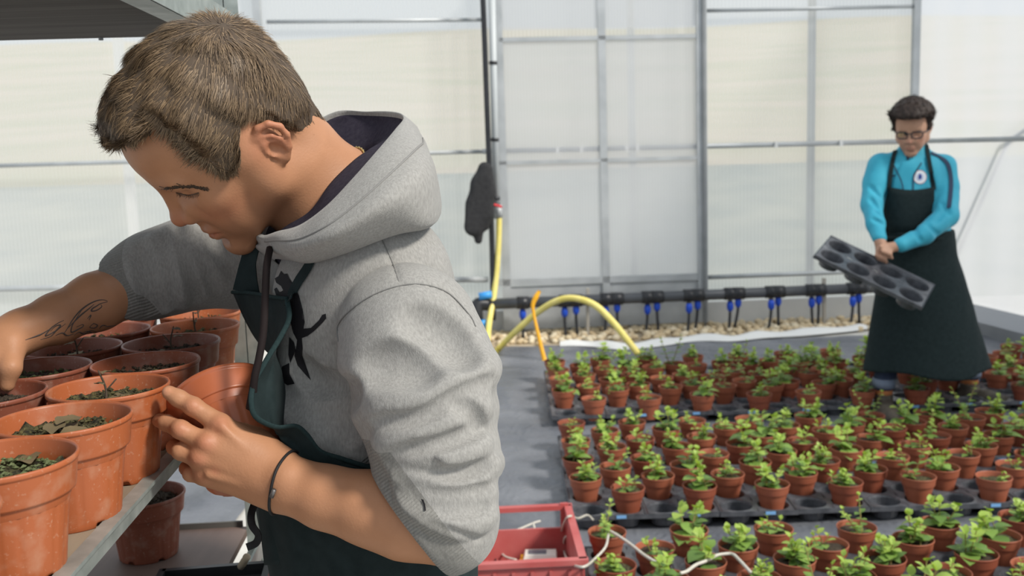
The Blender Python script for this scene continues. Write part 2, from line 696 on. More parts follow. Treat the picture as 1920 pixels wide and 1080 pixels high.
# gravel strip along the wall
M_GRAV = [mat('cream_stone_%s' % n, c_, 0.85, var=v_, scale=30, bump=0.3, bscale=60) for n, c_, v_ in
          (('a', (0.60, 0.47, 0.28), (0.72, 0.60, 0.41)), ('b', (0.52, 0.39, 0.22), (0.65, 0.52, 0.34)), ('c', (0.68, 0.57, 0.39), (0.78, 0.69, 0.52)))]
pw0, pw1 = W(880, 620), W(1660, 600)
gb = MB().add([np.array([p[0], p[1], 0.006]) for p in (pw0 - GY * 0.62, pw1 - GY * 0.52, pw1 - GY * 0.04, pw0 - GY * 0.04)], [(0, 1, 2, 3)]).build('gravel_bed', mat('sandy_bed', (0.45, 0.37, 0.26), 0.95, bump=0.4, bscale=120))
tag(gb, 'strip of cream gravel between the wall and the ground cover', 'gravel')
stone_me = []
rg = np.random.default_rng(8)
for k in range(6):
    bm = bmesh.new()
    bmesh.ops.create_icosphere(bm, subdivisions=1, radius=1.0)
    sc_ = np.array([1.0, rg.uniform(0.7, 0.95), rg.uniform(0.5, 0.75)])
    for v in bm.verts:
        v.co = Vector(np.array(v.co) * sc_ * rg.uniform(0.82, 1.15))
    me = bpy.data.meshes.new('stone')
    bm.to_mesh(me)
    bm.free()
    me.polygons.foreach_set('use_smooth', np.ones(len(me.polygons), bool))
    me.materials.append(M_GRAV[k % 3])
    stone_me.append(me)
sp = []
for i in range(900):
    u, v = rg.uniform(), rg.uniform(0.07, 0.56)
    p = pw0 * (1 - u) + pw1 * u - GY * v
    if all((p[0] - q[0]) ** 2 + (p[1] - q[1]) ** 2 > 0.036 ** 2 for q in sp):
        sp.append(p)
sp.sort(key=lambda p: p[1] - 0.06 * p[0])
rest = MB()
for i, p in enumerate(sp):
    r_ = rg.uniform(0.026, 0.042)
    if i < 290:
        o = bpy.data.objects.new('stone', stone_me[i % 6])
        o.location = (float(p[0]), float(p[1]), 0.006 + r_ * 0.45)
        o.scale = (r_,) * 3
        o.rotation_euler = (rg.uniform(-0.3, 0.3), rg.uniform(-0.3, 0.3), rg.uniform(0, 6.28))
        link(o, gb)
    else:
        me = stone_me[i % 6]
        rest.add([np.array(v.co) * r_ + np.array([p[0], p[1], 0.006 + r_ * 0.45]) for v in me.vertices], [tuple(f.vertices) for f in me.polygons])
ro = rest.build('stone_rest', M_GRAV[0], gb, True)
ro['kind'] = 'stuff'

# back wall: sill and rails with sheets between upright posts
sill = MB()
pa, pb = wz(-260, 0.0), wz(1716, 0.0)
sill.bar(pa + UPZ * 0.09, pb + UPZ * 0.09, 0.05, 0.18)
wall = tag(sill.build('wall_back', mat('pale_sill', (0.52, 0.53, 0.52), 0.8, var=(0.62, 0.62, 0.60), scale=4)), kind='structure')
TOPZ = 3.3


def pane(x0, x1, z0, z1, off, material, parent, pad=0.0):
    a_, b_ = wz(x0, z0, off), wz(x1, z0, off)
    n_ = max(2, int(abs(x1 - x0) / 30))
    g_ = []
    for t in np.linspace(0, 1, n_):
        p = a_ * (1 - t) + b_ * t
        g_ += [p + UPZ * zz for zz in np.linspace(0, z1 - z0, 4)]
    o = np_mesh('pane', np.array(g_), grid_faces0(n_, 4), material, parent)
    s = o.modifiers.new('thickness', 'SOLIDIFY')
    s.thickness = 0.0
    o.modifiers.remove(s)
    return o


for x0, x1 in [(-260, 238), (238, 500), (500, 915), (915, 1325), (1325, 1520), (1520, 1712)]:
    pane(x0, x1, 0.18, TOPZ, 0.0, M_POLY, wall)
for x, w_, m_ in [(500, 0.055, M_ALU), (1712, 0.05, M_ALU), (1318, 0.05, M_ALUD)]:
    MB().bar(wz(x, 0.0, 0.05), wz(x, TOPZ, 0.05), w_, w_).build('post', m_, wall)
for x, w_, m_ in [(240, 0.06, M_WHITE), (1186, 0.05, M_WHITE), (1520, 0.05, M_ALU)]:      # outer uprights; the second white one is an added bar imitating a film reflection
    MB().bar(wz(x, 0.0, -0.08), wz(x, TOPZ, -0.08), w_, w_).build('outer_post_and_reflection', m_, wall)


def rail(xa, ya, xb, yb, off, r, m_=M_ALU, name='rail', parent=wall):
    return MB().tube(np.array([W(xa, ya, off), W(xb, yb, off)]), r, 10).build(name, m_, parent, True)


rail(-250, 318, 905, 284, 0.09, 0.016)
rail(905, 284, 1712, 265, 0.09, 0.020)
rail(500, 41, 905, 37, 0.05, 0.014)
rail(1325, 20, 1712, 12, 0.05, 0.014)
rail(500, 530, 915, 524, 0.05, 0.022)
rail(-250, 548, 500, 530, 0.05, 0.022)
rail(1325, 520, 1640, 508, 0.05, 0.018)
for x in (1045, 1090, 1175, 1195, 1322, 1455, 1577):
    p = W(x, 284 - (x - 905) * 0.0235, 0.115)
    MB().box(p, (0.022, 0.02, 0.045), rotz(GA)).build('rail_clip', mat('white_clip', (0.8, 0.8, 0.78), 0.5) if x == 1045 else bpy.data.materials['white_clip'], wall)

# sliding door hung inside the wall
door = MB()
dz0, dz1 = 0.32, 2.33
offd = 0.14
for x, w_ in [(942, 0.06), (1132, 0.055)]:
    door.bar(wz(x, 0.05, offd), wz(x, 2.9, offd), w_, 0.03, GY)
door.bar(wz(1316, 0.05, offd), wz(1316, 2.9, offd), 0.075, 0.04, GY)
dr = tag(door.build('door_1', M_ALU), kind='structure')
for y0, y1, w_, m_ in [(75, 67, 0.030, M_ALU), (306, 295, 0.026, M_ALU), (530, 518, 0.05, M_ALU)]:
    MB().bar(W(935, y0, offd), W(1322, y1, offd), w_, 0.03, GY).build('door_rail', m_, dr)
MB().bar(wz(1321, 0.05, offd + 0.03), wz(1321, 2.9, offd + 0.03), 0.022, 0.02, GY).build('door_edge', M_ALUD, dr)
for xa, xb in ((942, 1132), (1132, 1316)):
    for z0, z1 in ((0.40, 1.29), (1.31, 2.20), (2.26, 2.9)):
        pane(xa, xb, z0, z1, offd, M_DOORP, dr)
a_, b_ = wz(942, 0.05, offd), wz(1316, 0.05, offd)
MB().add([a_, b_, b_ + UPZ * 0.33, a_ + UPZ * 0.33], [(0, 1, 2, 3)]).build('kick_panel', M_ALU, dr)

# right wall of milky film, running from the corner towards the camera
c0 = wz(1712, 0.0)
c1 = PZ(1920, 652, 0.0)
rd = unit(c1 - c0)
c2 = c0 + rd * 5.2
rw = MB()
rw.bar(c0 + UPZ * 0.05, c2 + UPZ * 0.05, 0.06, 0.10)
rwo = tag(rw.build('wall_right', M_ALU), kind='structure')
for i in range(4):
    a_, b_ = c0 + rd * 1.3 * i, c0 + rd * 1.3 * (i + 1)
    g_ = np.array([p + UPZ * z for p in [a_ * (1 - t) + b_ * t for t in np.linspace(0, 1, 8)] for z in np.linspace(0.1, TOPZ, 5)])
    np_mesh('pane', g_, grid_faces0(8, 5), M_FILM, rwo)
rn = np.array([-rd[1], rd[0], 0]) * (1 if (-rd[1]) < 0 else -1)
pr = c0 + UPZ * (W(1712, 265)[2])
MB().tube(np.array([pr + rn * 0.05, pr + rd * 5.0 + rn * 0.05]), 0.018, 10).build('rail', M_ALU, rwo, True)


def RW(x, y, off):
    return PLN(x, y, c0 + rn * off, rn)


MB().tube(np.array([RW(1893, 262, -0.05), RW(1790, 490, -0.05)]), 0.014, 8).build('brace', M_ALU, rwo, True)
MB().tube(np.array([RW(1893, 262, -0.05), c0 + rd * 5.0 + UPZ * 3.0]), 0.014, 8).build('brace', M_ALU, rwo, True)
sk_ = MB().add([c0 + rn * 0.03 + UPZ * 0.0, c2 + rn * 0.03, c2 + rn * 0.03 + UPZ * 0.22, c0 + rn * 0.03 + UPZ * 0.22], [(0, 1, 2, 3)]).build('skirt_board', mat('grey_skirt', (0.62, 0.63, 0.65), 0.7), rwo)

# upright pipe with black riser beside the door, coat and hose
pipe = MB().tube(np.array([W(931, 410, 0.20), W(921, -60, 0.20)]), 0.026, 14)
po = tag(pipe.build('water_pipe', mat('grey_pipe', (0.50, 0.53, 0.54), 0.45), None, True), 'upright grey water pipe beside the sliding door', 'pipe')
for y in (118, 262, 372, 384):
    MB().tube(np.array([W(922 + y * 0.021, y - 3, 0.20), W(922 + y * 0.021, y + 3, 0.20)]), 0.031, 14).build('clamp', M_BLACKP, po, True)
bl = MB().tube(catmull([W(903, -60, 0.25), W(908, 60, 0.25), W(913, 200, 0.25), W(918, 330, 0.25), (W(922, 440, 0.25)), W(925, 600, 0.25)], 30), 0.020, 12)
tag(bl.build('riser_hose', M_BLACKP, None, True), 'black riser hose running up the post by the sliding door', 'hose')
rs = MB().tube(catmull([W(914, 386, 0.30), W(926, 384, 0.31), W(940, 388, 0.27)], 10), 0.010, 8)
tag(rs.build('red_tie', mat('red_strap', (0.62, 0.04, 0.05), 0.6), None, True), 'red strap tied round the grey pipe above the hose', 'strap')

M_YEL = mat('yellow_hose', (0.78, 0.66, 0.16), 0.4, var=(0.85, 0.74, 0.26), scale=20)
hp = [W(936, 402, 0.22), W(934, 470, 0.24), W(928, 540, 0.27), P(918, 600, 7.25), PZ(913, 652, 0.03), PZ(918, 668, 0.024), PZ(934, 655, 0.03), P(960, 628, 6.72), P(1000, 592, 6.62), P(1040, 566, 6.52), P(1075, 559, 6.45), P(1115, 572, 6.38), P(1150, 605, 6.32), P(1178, 640, 6.26), P(1197, 664, 6.22)]
hose = tag(MB().tube(catmull(hp, 110), 0.0215, 12).build('yellow_hose', M_YEL, None, True), 'yellow garden hose hanging from the pipe and looping over the floor', 'hose')
MB().tube(np.array([W(934, 384, 0.22), W(936, 408, 0.22)]), 0.027, 12).build('hose_connector', M_ALU, hose, True)
sp_ = ribbon0([P(1012, 545, 6.30), P(1005, 557, 6.30), P(999, 572, 6.30), P(1001, 590, 6.30), P(1007, 618, 6.29), P(1014, 648, 6.28), P(1021, 676, 6.27)], [0.020, 0.034, 0.026, 0.018, 0.022, 0.026, 0.030], 0.006)
tag(mesh_obj('plant_marker', *sp_, mat('orange_plastic', (0.90, 0.44, 0.02), 0.45), None, True), 'bent orange yellow plastic marker strip stuck by the first back pot', 'marker')

# coat hung on the riser
ct = Sdf()
cw = lambda x, y, o=0.32: W(x, y, o)
ct.path([cw(908, 316), cw(903, 345), cw(896, 385), cw(888, 425)], [0.045, 0.075, 0.085, 0.070], 0.03)
ct.path([cw(912, 318), cw(914, 360), cw(912, 400), cw(909, 424)], [0.045, 0.055, 0.050, 0.035], 0.03)
ct.path([cw(896, 410), cw(897, 450)], [0.050, 0.030], 0.02)
ct.cone(cw(884, 395, 0.36), cw(882, 428, 0.36), 0.045, 0.040, 0.02)
for x0 in (886, 897, 908):
    ct.path([cw(x0 + 6, 340, 0.40), cw(x0, 395, 0.415), cw(x0 - 2, 440, 0.40)], 0.010, 0.02, 's')
ct.add(lambda p: np.abs((p - cw(900, 380, 0.32)) @ GY) - 0.055, cw(900, 380), 0.5, 0.01, 'i')
co = np_mesh('coat', *ct.mesh(0.012), mat('black_cloth', (0.020, 0.020, 0.022), 0.9, var=(0.034, 0.034, 0.036), scale=40))
tag(co, 'black jacket hung over the riser hose beside the post', 'coat')

# irrigation manifold along the wall
mf = empty('irrigation_manifold', W(1250, 612, 0.30))
tag(mf, 'black irrigation manifold pipe with pairs of blue outlet valves', 'irrigation pipe')


def mpart(mb, name, m_, parent=None, smooth=True):
    o = mb.build(name, m_, None, smooth)
    o.parent = parent or mf
    if parent is None:
        o.matrix_parent_inverse = Matrix.Translation(mf.location).inverted()
    return o


def mpipe(x):
    return 571 - (x - 905) * 0.0430


M_GREYP = mat('grey_black_pipe', (0.060, 0.064, 0.072), 0.4, var=(0.085, 0.09, 0.10), scale=8)
mpart(MB().tube(np.array([W(895, mpipe(895), 0.30), W(1640, mpipe(1640), 0.30)]), 0.040, 16), 'pipe', M_GREYP)
M_BLUE = mat('blue_valve', (0.012, 0.075, 0.55), 0.35)
for (x, y) in [(980, 590), (1058.6, 586), (1080, 581), (1136, 584), (1157, 577), (1214, 581), (1232, 575), (1292, 578.6), (1308, 572), (1369, 575), (1384, 567.6), (1446, 572), (1459, 565), (1522, 568), (1535, 562), (1599, 566), (1610, 559)]:
    yy = mpipe(x)
    o_ = 0.30 + (0.045 if y - yy > 24 else -0.01)
    vb = MB().tube(np.array([W(x, yy + 12, o_), W(x, y - 8, o_)]), 0.018, 10)
    vb.tube(np.array([W(x - 11, yy, 0.30), W(x + 11, yy - 0.5, 0.30)]), 0.047, 14)
    v_ = mpart(vb, 'outlet', M_BLACKP)
    mpart(MB().tube(np.array([W(x, y - 10, o_), W(x, y - 3, o_), W(x, y + 4, o_), W(x, y + 9, o_)]), [0.019, 0.026, 0.024, 0.012], 12), 'blue_valve', M_BLUE, v_)
    dx = rg.uniform(-8, 3)
    mpart(MB().tube(catmull([W(x, y + 6, o_), W(x + dx * 0.2, y + 20, o_ + 0.01), W(x + dx, y + 46, o_ + 0.03)], 10), 0.011, 8), 'drip_tube', M_BLACKP, v_)
for x in (1102, 1545):
    mpart(MB().bar(W(x, mpipe(x) - 22, 0.26), W(x, mpipe(x) + 70, 0.26), 0.035, 0.02), 'stand', mat('weathered_stake', (0.42, 0.39, 0.34), 0.8), None, False)
el = MB().tube(catmull([W(915, mpipe(915), 0.30), W(896, mpipe(896), 0.32), W(893, 590, 0.34), W(898, 622, 0.34)], 14), 0.050, 14)
e_ = mpart(el, 'elbow', M_BLACKP)
mpart(MB().tube(np.array([W(898, 556, 0.34), W(922, 552, 0.34)]), [0.028, 0.028], 10), 'blue_valve', mat('light_blue_cap', (0.05, 0.32, 0.75), 0.4), e_)
mpart(MB().tube(np.array([W(904, 600, 0.38), W(906, 618, 0.38)]), [0.030, 0.030], 10), 'blue_valve', bpy.data.materials['light_blue_cap'], e_)
# ------------------------------------------------------------------ pots and seedlings
M_TERRA = mat('terracotta_plastic', (0.315, 0.092, 0.048), 0.45, spec=0.4, var=(0.38, 0.125, 0.068), scale=9, bump=0.06, bscale=200)
M_TERRA2 = mat('dull_terracotta_plastic', (0.255, 0.068, 0.036), 0.5, spec=0.4, var=(0.32, 0.095, 0.052), scale=12, bump=0.06, bscale=200)


def dusty(name, base, dust, amount):
    """Terracotta plastic with lime streaks and dried splashes."""
    m = mat(name, base, 0.45, spec=0.45)
    nt = m.node_tree
    b = nt.nodes['Principled BSDF']
    tc = nt.nodes.new('ShaderNodeTexCoord')
    n1 = nt.nodes.new('ShaderNodeTexNoise')
    n1.inputs['Scale'].default_value = 45
    n1.inputs['Detail'].default_value = 8
    n2 = nt.nodes.new('ShaderNodeTexNoise')
    n2.inputs['Scale'].default_value = 260
    n2.inputs['Detail'].default_value = 3
    for n in (n1, n2):
        nt.links.new(tc.outputs['Object'], n.inputs['Vector'])
    r1 = nt.nodes.new('ShaderNodeValToRGB')
    r1.color_ramp.elements[0].position = 0.52
    r1.color_ramp.elements[1].position = 0.78
    nt.links.new(n1.outputs[0], r1.inputs[0])
    r2 = nt.nodes.new('ShaderNodeValToRGB')
    r2.color_ramp.elements[0].position = 0.62
    r2.color_ramp.elements[1].position = 0.72
    nt.links.new(n2.outputs[0], r2.inputs[0])
    ad = nt.nodes.new('ShaderNodeMath')
    ad.operation = 'MAXIMUM'
    nt.links.new(r1.outputs[0], ad.inputs[0])
    nt.links.new(r2.outputs[0], ad.inputs[1])
    mu = nt.nodes.new('ShaderNodeMath')
    mu.operation = 'MULTIPLY'
    mu.inputs[1].default_value = amount
    nt.links.new(ad.outputs[0], mu.inputs[0])
    mx = nt.nodes.new('ShaderNodeMix')
    mx.data_type = 'RGBA'
    mx.inputs['A'].default_value = (*base, 1)
    mx.inputs['B'].default_value = (*dust, 1)
    nt.links.new(mu.outputs[0], mx.inputs['Factor'])
    nt.links.new(mx.outputs['Result'], b.inputs['Base Color'])
    return m


M_POTA = dusty('orange_pot', (0.38, 0.105, 0.037), (0.50, 0.30, 0.20), 0.45)
M_POTB = dusty('brown_pot', (0.23, 0.070, 0.040), (0.40, 0.27, 0.21), 0.5)
M_POTC = dusty('red_brown_pot', (0.30, 0.085, 0.040), (0.50, 0.32, 0.25), 0.45)

M_SOIL = mat('dark_compost', (0.018, 0.013, 0.009), 0.95, var=(0.085, 0.062, 0.040), scale=160, bump=1.0, bscale=220, bdist=0.004)


def moss_soil():
    m = mat('mossy_compost', (0.020, 0.018, 0.010), 0.95, var=(0.130, 0.115, 0.045), scale=120, bump=1.0, bscale=260, bdist=0.004, ramp=(0.38, 0.68), detail=8)
    return m


M_MOSS = moss_soil()


def pot_mesh(name, R=0.065, H=0.105, seg=120, ribs=True, base=0.66, material=None):
    prof = [(base, 0.0), (base + 0.012, 0.012), (base + 0.02, 0.05), (base + 0.024, 0.075), (0.5 * (base + 0.86), 0.37), (0.845, 0.655), (0.853, 0.690), (0.856, 0.697), (0.905, 0.699), (0.922, 0.704), (0.930, 0.720),
            (0.970, 0.930), (0.976, 0.945), (0.994, 0.952), (1.0, 0.965), (1.0, 0.985), (0.988, 1.0), (0.962, 0.996), (0.950, 0.975), (0.90, 0.72), (0.84, 0.62)]
    m = MB()
    m.lathe([(r * R, z * H) for r, z in prof], seg)
    V = np.array(m.v)
    if ribs:
        k = np.arange(len(V)) % seg
        row = np.arange(len(V)) // seg
        gr = (k % 6 == 0) & (row >= 2) & (row <= 5)
        V[gr, :2] *= 0.984
        foot = (row == 0) & ((k % 20) < 4)
        V[foot, 2] += 0.045 * H
        foot = (row == 1) & ((k % 20) < 4)
        V[foot, 2] += 0.038 * H
    me = bpy.data.meshes.new(name)
    me.from_pydata(V.tolist(), [], m.f + [tuple(range(seg))[::-1]])
    me.polygons.foreach_set('use_smooth', np.ones(len(me.polygons), bool))
    me.materials.append(material)
    return me


def soil_mesh(name, r, z, seed, material, rough=0.004, nr=9, ns=36):
    r_ = np.random.default_rng(seed)
    V = [(0, 0, z)]
    for i in range(1, nr + 1):
        for k in range(ns):
            a = 2 * math.pi * k / ns
            q = r * i / nr
            V.append((q * math.cos(a), q * math.sin(a), z))
    V = np.array(V)
    V[:, 2] += rough * (noise3(V, 130, seed) + 0.6 * noise3(V, 420, seed + 1)) + r_.normal(size=len(V)) * rough * 0.35
    F = [(0, 1 + k, 1 + (k + 1) % ns) for k in range(ns)]
    for i in range(nr - 1):
        a, b = 1 + i * ns, 1 + (i + 1) * ns
        F += [(a + k, b + k, b + (k + 1) % ns, a + (k + 1) % ns) for k in range(ns)]
    me = bpy.data.meshes.new(name)
    me.from_pydata(V.tolist(), [], F)
    me.polygons.foreach_set('use_smooth', np.ones(len(me.polygons), bool))
    me.materials.append(material)
    return me


def leaf_material(name, a, b):
    m = mat(name, a, 0.45, spec=0.4, var=b, scale=60)
    nt = m.node_tree
    out = nt.nodes['Material Output']
    pb = nt.nodes['Principled BSDF']
    tl = nt.nodes.new('ShaderNodeBsdfTranslucent')
    tl.inputs[0].default_value = (a[0] * 1.6, a[1] * 1.5, a[2] * 0.8, 1)
    mx = nt.nodes.new('ShaderNodeMixShader')
    mx.inputs[0].default_value = 0.30
    nt.links.new(pb.outputs[0], mx.inputs[1])
    nt.links.new(tl.outputs[0], mx.inputs[2])
    nt.links.new(mx.outputs[0], out.inputs[0])
    return m


M_LEAF = [leaf_material('leaf_green', (0.200, 0.330, 0.065), (0.27, 0.42, 0.100)), leaf_material('leaf_light', (0.330, 0.470, 0.085), (0.40, 0.53, 0.120)), leaf_material('leaf_deep', (0.130, 0.235, 0.055), (0.18, 0.30, 0.080))]
M_STEM = mat('seedling_stem', (0.22, 0.26, 0.06), 0.6, var=(0.30, 0.18, 0.08), scale=40)


def leaf_geo(fold, droop, wid):
    """A unit-long ovate leaf along +x."""
    st = [(0.0, 0.03), (0.16, 0.17), (0.36, 0.25), (0.58, 0.24), (0.80, 0.14), (1.0, 0.0)]
    V, F = [], []
    for x, w in st:
        z = 0.18 * x - droop * x * x
        V += [(x, -w * wid, z + fold * w), (x, 0, z), (x, w * wid, z + fold * w)]
    for i in range(len(st) - 1):
        a, b = 3 * i, 3 * i + 3
        F += [(a, b, b + 1, a + 1), (a + 1, b + 1, b + 2, a + 2)]
    return np.array(V), F


LEAF_GEO = [leaf_geo(0.25, 0.32, 1.60), leaf_geo(0.15, 0.55, 1.80), leaf_geo(0.35, 0.14, 1.45)]
LEAF_ME = []
for gi, (v, f) in enumerate(LEAF_GEO):
    for mi in range(3):
        me = bpy.data.meshes.new('leaf')
        me.from_pydata(v.tolist(), [], f)
        me.polygons.foreach_set('use_smooth', np.ones(len(me.polygons), bool))
        me.materials.append(M_LEAF[mi])
        LEAF_ME.append(me)


def plant(kind, r):
    """Stems (polylines) and leaves (base, matrix, mesh index) of one seedling standing at the origin."""
    stems, leaves = [], []
    spec = {'bushy': (5, 0.055, 3, 0.044), 'leafy': (3, 0.065, 3, 0.058), 'tall': (2, 0.120, 6, 0.034), 'sparse': (3, 0.042, 2, 0.040), 'tiny': (2, 0.030, 2, 0.030)}[kind]
    ns, h, nodes, ls = spec
    for s in range(ns):
        lean = r.uniform(0, 6.28)
        la = r.uniform(0.25, 0.75) if ns > 1 else r.uniform(0, 0.3)
        hh = h * r.uniform(0.7, 1.25)
        o = np.array([r.normal() * 0.010, r.normal() * 0.010, 0])
        d = np.array([math.cos(lean) * la, math.sin(lean) * la, 1.0])
        d /= np.linalg.norm(d)
        pts = [o, o + d * hh * 0.5 + np.array([0, 0, 0.004]), o + d * hh + np.array([0, 0, 0.008])]
        stems.append(pts)
        a0 = r.uniform(0, 3.14)
        for n in range(nodes):
            t = (n + 0.6) / nodes
            p = o + d * hh * t
            sz = ls * (1.0 - 0.45 * t) * r.uniform(0.75, 1.2)
            for e in (0, 1):
                if r.uniform() < 0.10:
                    continue
                yaw = a0 + n * 1.57 + e * math.pi + r.normal() * 0.25
                pit = 0.02 - 0.42 * t + r.normal() * 0.18
                R_ = rotz(yaw) @ np.array([[math.cos(pit), 0, math.sin(pit)], [0, 1, 0], [-math.sin(pit), 0, math.cos(pit)]])
                col = 1 if t > 0.62 else (2 if r.uniform() < 0.30 else 0)
                leaves.append((p, R_ * sz, int(r.integers(0, 3)) * 3 + col))
        for k in range(2):                                   # young tip leaves
            yaw = r.uniform(0, 6.28)
            R_ = rotz(yaw) @ np.array([[math.cos(-1.0), 0, math.sin(-1.0)], [0, 1, 0], [-math.sin(-1.0), 0, math.cos(-1.0)]])
            leaves.append((pts[2], R_ * ls * 0.42, 3 * int(r.integers(0, 3)) + 1))
    return stems, leaves


KINDS = ['bushy', 'leafy', 'tall', 'sparse', 'tiny']
rp = np.random.default_rng(77)
VAR = {k: [plant(k, rp) for _ in range(5)] for k in KINDS}
STEM_ME, FOL_ME = {}, {}
for k in KINDS:
    for i, (st, lv) in enumerate(VAR[k]):
        m = MB()
        for pts in st:
            m.tube(np.array(pts), [0.0022, 0.0018, 0.0012], 5)
        me = bpy.data.meshes.new('stem')
        me.from_pydata(m.v, [], m.f)
        me.materials.append(M_STEM)
        STEM_ME[k, i] = me
        V, F, mi = [], [], []
        for p, R_, gi in lv:
            v, f = LEAF_GEO[gi // 3]
            F += [tuple(x + len(V) for x in ff) for ff in f]
            mi += [gi % 3] * len(f)
            V += (v @ R_.T + p).tolist()
        me = bpy.data.meshes.new('foliage')
        me.from_pydata(V, [], F)
        me.polygons.foreach_set('use_smooth', np.ones(len(F), bool))
        for mm in M_LEAF:
            me.materials.append(mm)
        me.polygons.foreach_set('material_index', np.array(mi, np.int32))
        FOL_ME[k, i] = me
POT_ME = [pot_mesh('pot', 0.064, 0.110, 28, False, 0.60, M_TERRA), pot_mesh('pot', 0.064, 0.110, 28, False, 0.60, M_TERRA2)]
SOIL_ME = [soil_mesh('soil', 0.055, 0.092, 50 + k, (M_SOIL, M_SOIL, M_MOSS)[k], 0.002, 4, 20) for k in range(3)]


def child(name, me, parent, loc=(0, 0, 0), rz=0.0, sc=1.0):
    o = bpy.data.objects.new(name, me)
    o.parent = parent
    o.location = loc
    o.rotation_euler = (0, 0, rz)
    o.scale = (sc,) * 3
    COL.objects.link(o)
    return o


TRAY_W, TRAY_L, TRAY_Z = 0.270, 0.530, 0.060


def tray_mesh():
    """Carry tray with 2 x 4 deep round cells."""
    m = MB()
    px_, py_ = 0.1345, 0.1300
    ns = 20
    for i in (-0.5, 0.5):
        for j in (-1.5, -0.5, 0.5, 1.5):
            cx, cy = i * px_, j * py_
            sq, ci, c2, c3 = [], [], [], []
            for k in range(ns):
                a = 2 * math.pi * k / ns + math.pi / ns
                dx, dy = math.cos(a), math.sin(a)
                s = min(px_ / 2 / abs(dx), py_ / 2 / abs(dy))
                sq.append((cx + dx * s, cy + dy * s, TRAY_Z))
                ci.append((cx + dx * 0.0575, cy + dy * 0.0575, TRAY_Z + 0.001))
                c2.append((cx + dx * 0.0545, cy + dy * 0.0545, TRAY_Z - 0.006))
                c3.append((cx + dx * 0.046, cy + dy * 0.046, 0.006))
            n = ns
            rings = sq + ci + c2 + c3
            F = [(q * n + k, q * n + (k + 1) % n, (q + 1) * n + (k + 1) % n, (q + 1) * n + k) for q in range(3) for k in range(n)]
            F.append(tuple(3 * n + k for k in range(n)))
            m.add(rings, F)
    w, l = px_, 2 * py_
    o = [(-w, -l), (w, -l), (w, l), (-w, l)]
    e = [(x + math.copysign(0.006, x), y + math.copysign(0.006, y)) for x, y in o]
    V = [(x, y, TRAY_Z) for x, y in o] + [(x, y, TRAY_Z + 0.004) for x, y in e] + [(x * 1.01, y * 1.005, TRAY_Z - 0.014) for x, y in e]
    m.add(V, [(q * 4 + k, q * 4 + (k + 1) % 4, q * 4 + 4 + (k + 1) % 4, q * 4 + 4 + k) for q in range(2) for k in range(4)])
    me = bpy.data.meshes.new('pot_tray')
    me.from_pydata(m.v, [], m.f)
    me.materials.append(mat('tray_plastic', (0.048, 0.051, 0.059), 0.30, spec=0.6, var=(0.110, 0.115, 0.128), scale=24, bump=0.1, bscale=90))
    return me


TRAY_ME = tray_mesh()
LBL_ME = None
ORD = ['first', 'second', 'third', 'fourth', 'fifth', 'sixth', 'seventh', 'eighth', 'ninth', 'tenth', 'eleventh', 'twelfth', 'thirteenth', 'fourteenth', 'fifteenth', 'sixteenth', 'seventeenth', 'eighteenth', 'nineteenth', 'twentieth', 'twenty-first', 'twenty-second', 'twenty-third', 'twenty-fourth']
M_TAGB = mat('pale_blue_label', (0.20, 0.42, 0.72), 0.5)

SEEN = {  # rim centres of pots read off the photograph
    'front': [(1139, 995), (1155, 1059), (1229, 1026), (1291, 991), (1325, 1050), (1253, 1076), (1380, 1019), (1452, 991), (1421, 1078), (1490, 1046), (1553, 1020), (1608, 990), (1599, 1075), (1659, 1047), (1710, 1006), (1762, 981), (1778, 1068), (1834, 1036), (1874, 999), (1906, 963), (1925, 1052)],
    'middle': [(1096, 892), (1180, 912), (1078, 858), (1149, 872), (1234, 889), (1077, 825), (1068, 789), (1146, 834), (1132, 804), (1183, 789), (1200, 821), (1207, 860), (1268, 823), (1247, 800), (1284, 870), (1312, 908), (1296, 787), (1313, 817), (1363, 887), (1335, 849), (1414, 863), (1389, 829), (1361, 797), (1400, 785), (1425, 812), (1467, 795), (1512, 776), (1463, 842), (1446, 906), (1502, 885), (1500, 823), (1548, 802), (1542, 861), (1585, 783), (1585, 838), (1583, 902), (1630, 876), (1719, 887), (1632, 817), (1672, 851), (1672, 797), (1715, 829), (1632, 778), (1711, 780), (1752, 812), (1785, 795), (1768, 857), (1738, 759), (1817, 778), (1806, 846), (1838, 832), (1870, 812), (1849, 759), (1902, 787), (1860, 880), (1909, 838)],
    'back': [(1057, 729), (1116, 746), (1160, 728), (1221, 745), (1050, 706), (1038, 677), (1104, 721), (1095, 699), (1086, 682), (1123, 673), (1145, 712), (1177, 677), (1183, 699), (1213, 672), (1243, 709), (1194, 718), (1262, 723), (1263, 680), (1224, 696), (1284, 704), (1300, 718), (1298, 682), (1320, 736), (1366, 721), (1342, 706), (1431, 739), (1467, 715), (1398, 710), (1374, 693), (1402, 680), (1352, 672), (1431, 668), (1472, 660), (1470, 685), (1500, 674), (1522, 661), (1531, 690), (1501, 702), (1451, 698), (1530, 726), (1558, 654), (1558, 676), (1569, 712), (1594, 696), (1588, 666), (1626, 717), (1702, 694), (1732, 713), (1754, 696), (1867, 698), (1890, 685), (1914, 702)]}
